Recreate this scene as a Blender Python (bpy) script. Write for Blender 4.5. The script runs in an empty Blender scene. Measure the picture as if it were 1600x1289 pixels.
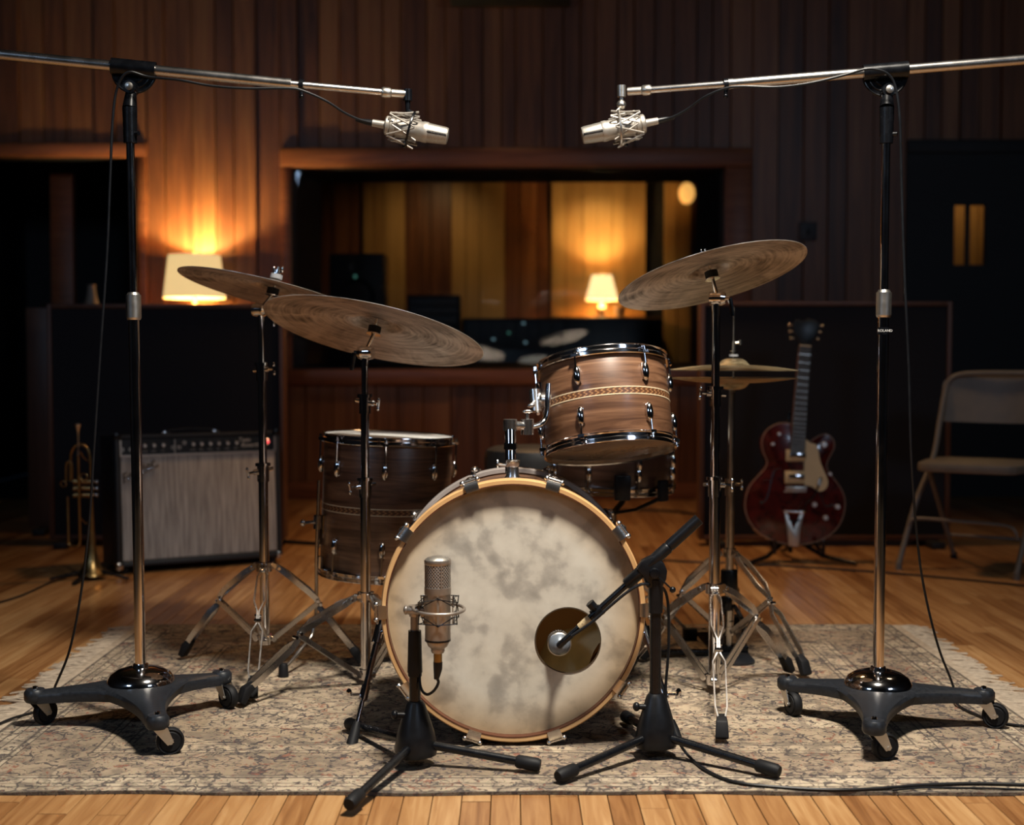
import bpy, bmesh, math, random
from math import sin, cos, pi, radians, atan, sqrt, hypot
from mathutils import Vector as V, Matrix

C = bpy.context.scene.collection
rnd = random.Random(7)

# ------------------------------------------------------------------ camera
FPX, CX, CY, CAMH = 2100.0, 800.0, 644.5, 0.85
TH = atan(84.5 / FPX)
cam = bpy.data.cameras.new('camera')
cam.lens = 36.0 * FPX / 1600.0
cam.sensor_width = 36.0
cam.clip_start = 0.05
cam.dof.use_dof = True
cam.dof.focus_distance = 3.0
cam.dof.aperture_fstop = 2.6
camo = bpy.data.objects.new('camera', cam)
C.objects.link(camo)
camo.location = (0, 0, CAMH)
camo.rotation_euler = (pi / 2 - TH, 0, 0)
bpy.context.scene.camera = camo

# ------------------------------------------------------------------ world, lights, exposure
sc = bpy.context.scene
sc.view_settings.view_transform = 'Standard'
sc.view_settings.look = 'None'
sc.view_settings.gamma = 1.0
sc.view_settings.exposure = 0.0
sc.view_settings.use_curve_mapping = False
w = bpy.data.worlds.new('night')
sc.world = w
w.use_nodes = True
w.node_tree.nodes['Background'].inputs[0].default_value = (0.25, 0.45, 0.8, 1)
w.node_tree.nodes['Background'].inputs[1].default_value = 0.004


def light(name, kind, loc, energy, col, target=None, **kw):
    l = bpy.data.lights.new(name, kind)
    l.energy = energy
    l.color = col
    for k, v in kw.items():
        setattr(l, k, v)
    o = bpy.data.objects.new(name, l)
    C.objects.link(o)
    o.location = loc
    if target is not None:
        o.rotation_euler = (V(target) - V(loc)).to_track_quat('-Z', 'Y').to_euler()
    return o


# studio downlight above the kit, a soft fill from the room behind the camera
light('studio_downlight', 'SPOT', (0.5, 1.95, 3.25), 900, (1.0, 0.92, 0.80), (0.08, 2.85, 0.1),
      spot_size=radians(78), spot_blend=1.0, shadow_soft_size=0.2)
light('room_fill_left', 'AREA', (-3.1, -0.6, 3.2), 30, (0.50, 0.70, 1.0), (-0.2, 3.0, 0.6), size=1.0)
light('room_fill_right', 'AREA', (3.1, -0.6, 3.2), 34, (0.60, 0.76, 1.0), (0.2, 3.0, 0.6), size=1.0)
light('rear_downlight', 'SPOT', (0.1, 5.8, 3.35), 230, (1.0, 0.56, 0.25), (0.1, 5.6, 0),
      spot_size=radians(94), spot_blend=1.0, shadow_soft_size=0.2)
light('wall_fill', 'SPOT', (0.0, 6.95, 3.35), 70, (1.0, 0.58, 0.30), (0.0, 7.9, 0),  # fill added to brighten the boards under the window, no fixture there
      spot_size=radians(62), spot_blend=1.0, shadow_soft_size=0.15)
light('side_downlight', 'SPOT', (2.3, 4.6, 3.3), 34, (1.0, 0.74, 0.48), (1.8, 4.7, 0),
      spot_size=radians(80), spot_blend=1.0, shadow_soft_size=0.2)


def at(px, py, Y):
    x = (px - CX) / FPX
    u = -(py - CY) / FPX
    d = V((x, cos(TH) + u * sin(TH), -sin(TH) + u * cos(TH)))
    return V((0, 0, CAMH)) + d * (Y / d.y)


def gr(px, py, z=0.0):
    x = (px - CX) / FPX
    u = -(py - CY) / FPX
    d = V((x, cos(TH) + u * sin(TH), -sin(TH) + u * cos(TH)))
    return V((0, 0, CAMH)) + d * ((z - CAMH) / d.z)


# ------------------------------------------------------------------ materials
def newmat(name):
    m = bpy.data.materials.new(name)
    m.use_nodes = True
    nt = m.node_tree
    return m, nt, nt.nodes['Principled BSDF']


def N(nt, t, **kw):
    n = nt.nodes.new(t)
    for k, v in kw.items():
        if k in n.inputs.keys():
            n.inputs[k].default_value = v
        else:
            setattr(n, k, v)
    return n


def ramp(nt, stops, fac, interp='LINEAR'):
    r = nt.nodes.new('ShaderNodeValToRGB')
    r.color_ramp.interpolation = interp
    e = r.color_ramp.elements
    while len(e) > 1:
        e.remove(e[0])
    e[0].position = stops[0][0]
    e[0].color = (*stops[0][1], 1)
    for p, c in stops[1:]:
        x = e.new(p)
        x.color = (*c, 1)
    nt.links.new(fac, r.inputs[0])
    return r.outputs[0]


def coords(nt, scale=(1, 1, 1)):
    tc = nt.nodes.new('ShaderNodeTexCoord')
    mp = nt.nodes.new('ShaderNodeMapping')
    mp.inputs['Scale'].default_value = scale
    nt.links.new(tc.outputs['Object'], mp.inputs['Vector'])
    return mp.outputs[0]


def math_(nt, op, a, b=None):
    n = nt.nodes.new('ShaderNodeMath')
    n.operation = op
    for i, v in enumerate((a, b)):
        if v is None:
            continue
        if isinstance(v, (int, float)):
            n.inputs[i].default_value = v
        else:
            nt.links.new(v, n.inputs[i])
    return n.outputs[0]


def bump(nt, p, h, strength=0.2, dist=0.002):
    b = N(nt, 'ShaderNodeBump')
    b.inputs['Strength'].default_value = strength
    b.inputs['Distance'].default_value = dist
    nt.links.new(h, b.inputs['Height'])
    nt.links.new(b.outputs[0], p.inputs['Normal'])


def pm(name, col, rough=0.5, metal=0.0, var=0.15, scale=30, bmp=0.0, coat=0.0, rvar=0.08, spec=None):
    """plain surface with procedural mottling of colour and gloss"""
    m, nt, p = newmat(name)
    v = coords(nt)
    n = N(nt, 'ShaderNodeTexNoise', Scale=scale, Detail=4.0)
    nt.links.new(v, n.inputs['Vector'])
    a = tuple(c * (1 - var) for c in col)
    b = tuple(min(1, c * (1 + var)) for c in col)
    nt.links.new(ramp(nt, [(0.3, a), (0.7, b)], n.outputs[0]), p.inputs['Base Color'])
    mr = N(nt, 'ShaderNodeMapRange')
    mr.inputs['To Min'].default_value = max(0.02, rough - rvar)
    mr.inputs['To Max'].default_value = min(1, rough + rvar)
    nt.links.new(n.outputs[0], mr.inputs[0])
    nt.links.new(mr.outputs[0], p.inputs['Roughness'])
    p.inputs['Metallic'].default_value = metal
    p.inputs['Coat Weight'].default_value = coat
    if spec is not None:
        p.inputs['Specular IOR Level'].default_value = spec
    if bmp:
        bump(nt, p, n.outputs[0], bmp, 0.001)
    return m


def wood(name, cols, sc=(4, 4, 60), rough=0.4, attr=False, coat=0.0, dist=1.2, bmp=0.08):
    """long grain; sc is large ACROSS the grain; attr adds the per-board number 'rnd'"""
    m, nt, p = newmat(name)
    v = coords(nt, sc)
    if attr:
        at_ = N(nt, 'ShaderNodeAttribute', attribute_name='rnd')
        sh = N(nt, 'ShaderNodeVectorMath', operation='ADD')
        cmb = N(nt, 'ShaderNodeCombineXYZ')
        k = math_(nt, 'MULTIPLY', at_.outputs['Fac'], 57.0)
        for i in range(3):
            nt.links.new(k, cmb.inputs[i])
        nt.links.new(v, sh.inputs[0])
        nt.links.new(cmb.outputs[0], sh.inputs[1])
        v = sh.outputs[0]
    n = N(nt, 'ShaderNodeTexNoise', Scale=1.0, Detail=6.0, Distortion=dist)
    n.inputs['Roughness'].default_value = 0.6
    nt.links.new(v, n.inputs['Vector'])
    f = n.outputs[0]
    if attr:
        f = math_(nt, 'ADD', math_(nt, 'MULTIPLY', f, 0.78), math_(nt, 'MULTIPLY', at_.outputs['Fac'], 0.30))
        f = math_(nt, 'SUBTRACT', f, 0.04)
    nt.links.new(ramp(nt, [(0.22 + 0.5 * i / (len(cols) - 1), c) for i, c in enumerate(cols)], f), p.inputs['Base Color'])
    p.inputs['Roughness'].default_value = rough
    p.inputs['Coat Weight'].default_value = coat
    p.inputs['Coat Roughness'].default_value = 0.15
    bump(nt, p, n.outputs[0], bmp, 0.001)
    return m


M = {}
M['chrome'] = pm('chrome', (0.72, 0.70, 0.70), 0.10, 1.0, 0.06, 25, rvar=0.05)
M['softchrome'] = pm('brushed_chrome', (0.66, 0.63, 0.60), 0.27, 1.0, 0.06, 25, rvar=0.07)
M['nickel'] = pm('worn_nickel', (0.62, 0.57, 0.51), 0.22, 1.0, 0.1, 30, rvar=0.08)
M['satin'] = pm('satin_nickel', (0.62, 0.58, 0.52), 0.36, 1.0, 0.06, 60)
M['matnickel'] = pm('matte_nickel', (0.40, 0.365, 0.32), 0.46, 0.7, 0.06, 60)
M['champagne'] = pm('champagne_enamel', (0.36, 0.31, 0.265), 0.38, 0.75, 0.06, 80)
M['black'] = pm('black_plastic', (0.005, 0.0055, 0.007), 0.38, 0.0, 0.2, 60, bmp=0.05, spec=0.32)
M['blackmetal'] = pm('black_enamel', (0.004, 0.0045, 0.006), 0.27, 0.0, 0.2, 50, spec=0.4)
M['iron'] = pm('cast_iron_hammered_black', (0.013, 0.015, 0.019), 0.40, 0.0, 0.25, 140, bmp=0.25, spec=0.42)
M['rubber'] = pm('black_rubber', (0.006, 0.0062, 0.0075), 0.6, 0, 0.2, 40, spec=0.25)
M['cable'] = pm('cable_jacket', (0.006, 0.007, 0.009), 0.42, 0, 0.2, 40, spec=0.3)
M['felt'] = pm('grey_felt', (0.30, 0.31, 0.33), 0.95, 0, 0.15, 200, bmp=0.3)
M['darkfelt'] = pm('black_felt', (0.01, 0.01, 0.01), 0.95, 0, 0.2, 200)
M['shell'] = wood('walnut_shell', [(0.016, 0.007, 0.004), (0.075, 0.033, 0.017), (0.17, 0.083, 0.043), (0.27, 0.145, 0.08)],
                  (2.2, 2.2, 34), 0.36, coat=0.15, dist=1.5)
M['darkshell'] = wood('dark_shell', [(0.012, 0.006, 0.004), (0.05, 0.022, 0.013), (0.085, 0.04, 0.025)], (1.6, 1.6, 42), 0.35, coat=0.2)
M['innershell'] = wood('maple_ply', [(0.20, 0.11, 0.05), (0.30, 0.17, 0.08)], (1.6, 1.6, 30), 0.5)
M['maple'] = wood('maple_hoop', [(0.42, 0.22, 0.085), (0.60, 0.35, 0.15), (0.66, 0.42, 0.2)], (3, 3, 90), 0.35, coat=0.3)
M['greyhoop'] = wood('dark_hoop', [(0.14, 0.12, 0.11), (0.36, 0.32, 0.30)], (2, 2, 60), 0.35, coat=0.3)
M['inlayline'] = pm('pale_inlay', (0.62, 0.50, 0.33), 0.4, 0, 0.1, 40)
M['coated'] = pm('coated_white_head', (0.66, 0.68, 0.66), 0.75, 0, 0.05, 90)
M['reso'] = pm('clear_hazy_head', (0.20, 0.145, 0.105), 0.28, 0, 0.12, 10)
M['batter'] = pm('batter_head', (0.34, 0.27, 0.17), 0.6, 0, 0.15, 8)
M['brass'] = pm('lacquered_brass', (0.36, 0.235, 0.095), 0.30, 1.0, 0.2, 22)
M['cream'] = pm('cream_plastic', (0.72, 0.58, 0.32), 0.35, 0, 0.04, 20)
M['knob'] = pm('knob_silver', (0.75, 0.74, 0.72), 0.3, 0.6, 0.05, 40)
M['tolex'] = pm('black_tolex', (0.010, 0.014, 0.020), 0.55, 0, 0.3, 300, bmp=0.4)
M['panelblack'] = pm('panel_black', (0.008, 0.012, 0.016), 0.35, 0, 0.1, 30)
M['white'] = pm('white_print', (0.50, 0.50, 0.48), 0.6, 0, 0.1, 60)
M['paint'] = pm('black_wall_paint', (0.010, 0.011, 0.013), 0.6, 0, 0.2, 8)
M['gobofabric'] = pm('acoustic_fabric', (0.011, 0.012, 0.017), 0.95, 0, 0.35, 160, bmp=0.3)
M['gobowood'] = wood('gobo_frame_wood', [(0.07, 0.028, 0.016), (0.14, 0.06, 0.032)], (30, 30, 2), 0.45)
M['framewood'] = wood('window_frame_wood', [(0.12, 0.038, 0.015), (0.25, 0.085, 0.033), (0.32, 0.12, 0.048)], (2, 20, 30), 0.42)
M['chairmetal'] = pm('beige_enamel', (0.17, 0.15, 0.125), 0.45, 0.0, 0.08, 20)
M['vinyl'] = pm('black_vinyl', (0.012, 0.012, 0.013), 0.5, 0, 0.2, 50)
M['cloth'] = pm('olive_blanket', (0.62, 0.52, 0.30), 0.9, 0, 0.3, 9)
M['plate'] = pm('switch_plate_grey', (0.05, 0.05, 0.055), 0.5, 0, 0.1, 30)
M['vase'] = pm('pale_ceramic', (0.35, 0.30, 0.24), 0.35, 0, 0.1, 20)
M['ceiling'] = pm('dark_ceiling', (0.015, 0.015, 0.016), 0.9, 0, 0.2, 5)


def wallwood():
    return wood('cedar_board', [(0.055, 0.018, 0.007), (0.13, 0.046, 0.016), (0.22, 0.085, 0.030), (0.31, 0.135, 0.048)],
                (22, 22, 1.1), 0.42, attr=True, dist=0.8)


M['wall'] = wallwood()
M['ctrlwall'] = wood('pale_board', [(0.28, 0.15, 0.045), (0.46, 0.27, 0.09), (0.55, 0.34, 0.12)], (14, 14, 0.8), 0.5, attr=True)
M['oak'] = wood('oak_strip', [(0.14, 0.055, 0.018), (0.26, 0.118, 0.042), (0.36, 0.185, 0.072), (0.46, 0.268, 0.118)],
                (46, 2.2, 20), 0.30, attr=True, dist=1.3, bmp=0.05)

# mottled skin head
m, nt, p = newmat('fiberskin_head')
v = coords(nt)
n1 = N(nt, 'ShaderNodeTexNoise', Scale=13.0, Detail=6.0, Distortion=0.3)
n2 = N(nt, 'ShaderNodeTexNoise', Scale=28.0, Detail=6.0)
nt.links.new(v, n1.inputs['Vector'])
nt.links.new(v, n2.inputs['Vector'])
f = math_(nt, 'ADD', math_(nt, 'MULTIPLY', n1.outputs[0], 0.65), math_(nt, 'MULTIPLY', n2.outputs[0], 0.35))
c1 = ramp(nt, [(0.34, (0.40, 0.37, 0.32)), (0.43, (0.53, 0.49, 0.42)), (0.50, (0.70, 0.65, 0.55)), (0.62, (0.80, 0.75, 0.64))], f)
sx = N(nt, 'ShaderNodeSeparateXYZ')
nt.links.new(v, sx.inputs[0])
rr = math_(nt, 'SQRT', math_(nt, 'ADD', math_(nt, 'POWER', sx.outputs[0], 2.0), math_(nt, 'POWER', sx.outputs[1], 2.0)))
edge = ramp(nt, [(0.70, (0, 0, 0)), (1.0, (1, 1, 1))], math_(nt, 'DIVIDE', rr, 0.27))
mx = N(nt, 'ShaderNodeMix', data_type='RGBA', blend_type='MULTIPLY')
nt.links.new(math_(nt, 'MULTIPLY', edge, 0.8), mx.inputs['Factor'])
nt.links.new(c1, mx.inputs[6])
mx.inputs[7].default_value = (0.74, 0.53, 0.31, 1)
nt.links.new(mx.outputs[2], p.inputs['Base Color'])
p.inputs['Roughness'].default_value = 0.5
M['fiberskin'] = m


def translucent(m, col, k):
    nt = m.node_tree
    p = nt.nodes['Principled BSDF']
    t = N(nt, 'ShaderNodeBsdfTranslucent')
    t.inputs[0].default_value = (*col, 1)
    x = N(nt, 'ShaderNodeMixShader')
    x.inputs[0].default_value = k
    nt.links.new(p.outputs[0], x.inputs[1])
    nt.links.new(t.outputs[0], x.inputs[2])
    nt.links.new(x.outputs[0], nt.nodes['Material Output'].inputs[0])


translucent(m, (0.8, 0.62, 0.36), 0.22)
translucent(M['batter'], (0.8, 0.6, 0.34), 0.5)

# cymbal bronze: fine lathe grooves, patina blotches
m, nt, p = newmat('cymbal_bronze')
v = coords(nt)
sx = N(nt, 'ShaderNodeSeparateXYZ')
nt.links.new(v, sx.inputs[0])
rr = math_(nt, 'SQRT', math_(nt, 'ADD', math_(nt, 'POWER', sx.outputs[0], 2.0), math_(nt, 'POWER', sx.outputs[1], 2.0)))
gro = math_(nt, 'SINE', math_(nt, 'MULTIPLY', rr, 2600.0))
nb = N(nt, 'ShaderNodeTexNoise', Scale=7.0, Detail=7.0, Distortion=1.2)
nb.inputs['Roughness'].default_value = 0.65
nt.links.new(v, nb.inputs['Vector'])
at2 = math_(nt, 'ARCTAN2', sx.outputs[1], sx.outputs[0])
cb = N(nt, 'ShaderNodeCombineXYZ')
nt.links.new(math_(nt, 'MULTIPLY', rr, 120.0), cb.inputs[0])
nt.links.new(math_(nt, 'MULTIPLY', at2, 1.5), cb.inputs[1])
ns = N(nt, 'ShaderNodeTexNoise', Scale=1.0, Detail=4.0)
nt.links.new(cb.outputs[0], ns.inputs['Vector'])
f = math_(nt, 'ADD', math_(nt, 'MULTIPLY', nb.outputs[0], 0.6), math_(nt, 'MULTIPLY', ns.outputs[0], 0.4))
nt.links.new(ramp(nt, [(0.37, (0.15, 0.12, 0.095)), (0.46, (0.46, 0.385, 0.32)), (0.58, (0.78, 0.69, 0.60))], f), p.inputs['Base Color'])
mr = N(nt, 'ShaderNodeMapRange')
mr.inputs['To Min'].default_value = 0.48
mr.inputs['To Max'].default_value = 0.27
nt.links.new(f, mr.inputs[0])
nt.links.new(mr.outputs[0], p.inputs['Roughness'])
p.inputs['Metallic'].default_value = 0.85
p.inputs['Anisotropic'].default_value = 0.75
tg = N(nt, 'ShaderNodeTangent', direction_type='RADIAL', axis='Z')
nt.links.new(tg.outputs[0], p.inputs['Tangent'])
bump(nt, p, math_(nt, 'ADD', gro, math_(nt, 'MULTIPLY', ns.outputs[0], 3.0)), 0.35, 0.0004)
M['bronze'] = m
m = m.copy()
m.name = 'hihat_bronze'
M['hatbronze'] = m
for n_ in m.node_tree.nodes:
    if n_.type == 'VALTORGB':
        n_.color_ramp.elements[0].color = (0.16, 0.12, 0.06, 1)
        n_.color_ramp.elements[1].color = (0.34, 0.27, 0.16, 1)
        n_.color_ramp.elements[2].color = (0.50, 0.42, 0.26, 1)

# perforated metal mesh
m, nt, p = newmat('wire_mesh')
v = coords(nt)
sx = N(nt, 'ShaderNodeSeparateXYZ')
nt.links.new(v, sx.inputs[0])
ang = math_(nt, 'MULTIPLY', math_(nt, 'ARCTAN2', sx.outputs[1], sx.outputs[0]), 26.0)
zz = math_(nt, 'MULTIPLY', sx.outputs[2], 900.0)
a1 = math_(nt, 'SINE', math_(nt, 'ADD', ang, zz))
a2 = math_(nt, 'SINE', math_(nt, 'SUBTRACT', ang, zz))
f = math_(nt, 'MAXIMUM', a1, a2)
nt.links.new(ramp(nt, [(0.35, (0.06, 0.05, 0.045)), (0.75, (0.55, 0.50, 0.45))], f), p.inputs['Base Color'])
p.inputs['Metallic'].default_value = 0.8
p.inputs['Roughness'].default_value = 0.4
bump(nt, p, f, 0.6, 0.0008)
M['mesh'] = m

# fine mesh of the overhead microphones
m, nt, p = newmat('fine_wire_mesh')
v = coords(nt)
vo = N(nt, 'ShaderNodeTexVoronoi', Scale=900.0)
nt.links.new(v, vo.inputs['Vector'])
nt.links.new(ramp(nt, [(0.2, (0.20, 0.185, 0.165)), (0.6, (0.44, 0.41, 0.36))], vo.outputs['Distance']), p.inputs['Base Color'])
p.inputs['Metallic'].default_value = 0.8
p.inputs['Roughness'].default_value = 0.42
bump(nt, p, vo.outputs['Distance'], 0.5, 0.0006)
M['finemesh'] = m

# silver sparkle grille cloth
m, nt, p = newmat('silver_grille_cloth')
v = coords(nt)
sx = N(nt, 'ShaderNodeSeparateXYZ')
nt.links.new(v, sx.inputs[0])
h = math_(nt, 'SINE', math_(nt, 'MULTIPLY', sx.outputs[2], 1150.0))
vv = math_(nt, 'SINE', math_(nt, 'MULTIPLY', sx.outputs[0], 900.0))
mp = coords(nt, (90, 1, 6))
ns = N(nt, 'ShaderNodeTexNoise', Scale=1.0, Detail=3.0)
nt.links.new(mp, ns.inputs['Vector'])
f = math_(nt, 'ADD', math_(nt, 'MULTIPLY', h, 0.18), math_(nt, 'MULTIPLY', vv, 0.08))
f = math_(nt, 'ADD', f, ns.outputs[0])
nt.links.new(ramp(nt, [(0.15, (0.15, 0.14, 0.135)), (0.5, (0.36, 0.34, 0.315)), (0.85, (0.62, 0.59, 0.55))], f), p.inputs['Base Color'])
p.inputs['Roughness'].default_value = 0.65
bump(nt, p, h, 0.3, 0.0006)
M['grille'] = m

# guitar lacquer
m, nt, p = newmat('cherry_lacquer')
v = coords(nt, (26, 26, 2))
n1 = N(nt, 'ShaderNodeTexNoise', Scale=1.0, Detail=5.0, Distortion=0.6)
nt.links.new(v, n1.inputs['Vector'])
nt.links.new(ramp(nt, [(0.3, (0.030, 0.004, 0.0035)), (0.7, (0.115, 0.013, 0.009))], n1.outputs[0]), p.inputs['Base Color'])
p.inputs['Roughness'].default_value = 0.16
p.inputs['Coat Weight'].default_value = 0.6
p.inputs['Coat Roughness'].default_value = 0.05
M['cherry'] = m


def emit(name, col, s, back=None):
    m, nt, p = newmat(name)
    v = coords(nt)
    n = N(nt, 'ShaderNodeTexNoise', Scale=6.0, Detail=2.0)
    nt.links.new(v, n.inputs['Vector'])
    nt.links.new(ramp(nt, [(0.2, tuple(c * 0.93 for c in col)), (0.8, col)], n.outputs[0]), p.inputs['Emission Color'])
    p.inputs['Base Color'].default_value = (*col, 1)
    p.inputs['Emission Strength'].default_value = s
    p.inputs['Roughness'].default_value = 0.8
    return m


M['shade'] = emit('lit_lamp_shade', (1.0, 0.69, 0.30), 0.82)
M['shadein'] = emit('lit_shade_lining', (1.0, 0.86, 0.55), 1.6)
M['shade2'] = emit('lit_small_shade', (1.0, 0.72, 0.34), 1.6)
M['bulb'] = emit('sconce_glass', (1.0, 0.50, 0.12), 1.05)
M['pilot'] = emit('red_jewel', (1.0, 0.10, 0.12), 1.3)
M['led'] = emit('small_green_led', (0.15, 0.5, 0.4), 0.25)
M['led2'] = emit('small_blue_led', (0.35, 0.6, 0.7), 0.35)

# window glass: thin pane, clear with Fresnel reflection
m, nt, p = newmat('window_glass')
tr = N(nt, 'ShaderNodeBsdfTransparent')
tr.inputs[0].default_value = (0.95, 0.95, 0.94, 1)
gl = N(nt, 'ShaderNodeBsdfGlossy')
gl.inputs['Roughness'].default_value = 0.01
fr = N(nt, 'ShaderNodeFresnel')
fr.inputs[0].default_value = 1.5
ms = N(nt, 'ShaderNodeMixShader')
nt.links.new(fr.outputs[0], ms.inputs[0])
nt.links.new(tr.outputs[0], ms.inputs[1])
nt.links.new(gl.outputs[0], ms.inputs[2])
nt.links.new(ms.outputs[0], nt.nodes['Material Output'].inputs[0])
M['glass'] = m

# woven rug: borders measured from the edges, curling motifs, wear
RW, RD = 1.18, 0.825          # half sizes
m, nt, p = newmat('woven_rug')
v = coords(nt)
sx = N(nt, 'ShaderNodeSeparateXYZ')
nt.links.new(v, sx.inputs[0])
wob = N(nt, 'ShaderNodeTexNoise', Scale=5.0, Detail=2.0)
nt.links.new(v, wob.inputs['Vector'])
wv = math_(nt, 'MULTIPLY', math_(nt, 'SUBTRACT', wob.outputs[0], 0.5), 0.012)
dx = math_(nt, 'SUBTRACT', RW, math_(nt, 'ABSOLUTE', sx.outputs[0]))
dy = math_(nt, 'SUBTRACT', RD, math_(nt, 'ABSOLUTE', sx.outputs[1]))
d = math_(nt, 'ADD', math_(nt, 'MINIMUM', dx, dy), wv)
K = 2.2
dn = math_(nt, 'MULTIPLY', d, K)
w_, k_ = (1, 1, 1), (0.0, 0.0, 0.0)
st = [(0.0, k_), (0.006 * K, w_), (0.030 * K, k_), (0.034 * K, w_), (0.050 * K, k_), (0.055 * K, w_), (0.085 * K, k_), (0.091 * K, w_),
      (0.10 * K, k_), (0.103 * K, w_), (0.255 * K, k_), (0.260 * K, w_), (0.272 * K, k_), (0.276 * K, w_), (0.315 * K, k_), (0.320 * K, w_),
      (0.330 * K, k_), (0.334 * K, w_)]
lines = ramp(nt, st, dn, 'CONSTANT')
v1 = N(nt, 'ShaderNodeTexVoronoi', Scale=21.0, feature='DISTANCE_TO_EDGE')
dist = N(nt, 'ShaderNodeTexNoise', Scale=16.0, Detail=3.0)
nt.links.new(v, dist.inputs['Vector'])
va = N(nt, 'ShaderNodeVectorMath', operation='MULTIPLY_ADD')
nt.links.new(dist.outputs[1], va.inputs[0])
va.inputs[1].default_value = (0.11, 0.11, 0.11)
nt.links.new(v, va.inputs[2])
nt.links.new(va.outputs[0], v1.inputs['Vector'])
n3 = N(nt, 'ShaderNodeTexNoise', Scale=30.0, Detail=5.0)
nt.links.new(va.outputs[0], n3.inputs['Vector'])
curl = math_(nt, 'LESS_THAN', v1.outputs[0], 0.060)
gate = math_(nt, 'GREATER_THAN', n3.outputs[0], 0.49)
dark = math_(nt, 'MULTIPLY', curl, gate)
n4 = N(nt, 'ShaderNodeTexNoise', Scale=44.0, Detail=3.0, Distortion=2.2)
nt.links.new(v, n4.inputs['Vector'])
dark2 = math_(nt, 'GREATER_THAN', n4.outputs[0], 0.60)
n5 = N(nt, 'ShaderNodeTexNoise', Scale=27.0, Detail=2.0, Distortion=1.6)
nt.links.new(va.outputs[0], n5.inputs['Vector'])
red = math_(nt, 'GREATER_THAN', n5.outputs[0], 0.64)
wear = N(nt, 'ShaderNodeTexNoise', Scale=3.5, Detail=3.0)
nt.links.new(v, wear.inputs['Vector'])
base = ramp(nt, [(0.35, (0.29, 0.232, 0.165)), (0.65, (0.46, 0.375, 0.27))], wear.outputs[0])
band = ramp(nt, [(0.0, (1, 1, 1)), (0.10 * K, (0.74, 0.70, 0.68)), (0.26 * K, (0.98, 0.95, 0.92)), (0.334 * K, (0.84, 0.80, 0.76)), (0.60 * K, (1.0, 0.98, 0.96))], dn, 'CONSTANT')


def mixc(fac, a, b, bt='MIX'):
    x = N(nt, 'ShaderNodeMix', data_type='RGBA', blend_type=bt)
    for i, q in ((0, fac), (6, a), (7, b)):
        if isinstance(q, (int, float)):
            x.inputs[i].default_value = q
        elif isinstance(q, tuple):
            x.inputs[i].default_value = (*q, 1)
        else:
            nt.links.new(q, x.inputs[i])
    return x.outputs[2]


c = mixc(1.0, base, band, 'MULTIPLY')
n6 = N(nt, 'ShaderNodeTexNoise', Scale=13.0, Detail=5.0, Distortion=1.8)
nt.links.new(v, n6.inputs['Vector'])
c = mixc(ramp(nt, [(0.46, (0, 0, 0)), (0.58, (0.62, 0.62, 0.62))], n6.outputs[0]), c, (0.125, 0.10, 0.08))
c = mixc(math_(nt, 'MULTIPLY', red, 0.75), c, (0.20, 0.075, 0.05))
c = mixc(math_(nt, 'MULTIPLY', dark, 0.85), c, (0.055, 0.048, 0.05))
c = mixc(math_(nt, 'MULTIPLY', dark2, 0.8), c, (0.07, 0.055, 0.05))
inv = math_(nt, 'SUBTRACT', 1.0, N(nt, 'ShaderNodeRGBToBW').outputs[0])
bw = [x for x in nt.nodes if x.type == 'RGBTOBW'][0]
nt.links.new(lines, bw.inputs[0])
c = mixc(math_(nt, 'MULTIPLY', inv, 0.72), c, (0.06, 0.05, 0.045))
nf = N(nt, 'ShaderNodeTexNoise', Scale=420.0, Detail=2.0)
nt.links.new(v, nf.inputs['Vector'])
c = mixc(0.35, c, nf.outputs[1], 'SOFT_LIGHT')
nt.links.new(c, p.inputs['Base Color'])
p.inputs['Roughness'].default_value = 0.95
p.inputs['Specular IOR Level'].default_value = 0.1
bump(nt, p, nf.outputs[0], 0.6, 0.002)
M['rug'] = m


# ------------------------------------------------------------------ mesh building
def perp(t):
    a = V((0, 0, 1)) if abs(t.z) < 0.9 else V((1, 0, 0))
    u = t.cross(a).normalized()
    return u, t.cross(u).normalized()


def catmull(pts, n=6, closed=False):
    P = [V(p) for p in pts]
    out = []
    L = len(P)
    rng = range(L) if closed else range(L - 1)
    for i in rng:
        if closed:
            a, b, c, d = P[(i - 1) % L], P[i], P[(i + 1) % L], P[(i + 2) % L]
        else:
            a, b, c, d = P[max(i - 1, 0)], P[i], P[i + 1], P[min(i + 2, L - 1)]
        for k in range(n):
            t = k / n
            out.append(0.5 * ((2 * b) + (c - a) * t + (2 * a - 5 * b + 4 * c - d) * t * t + (3 * b - a - 3 * c + d) * t ** 3))
    if not closed:
        out.append(P[-1])
    return out


def wloc(o):
    p = V((0, 0, 0))
    while o is not None:
        p += V(o.location)
        o = o.parent
    return p


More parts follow.
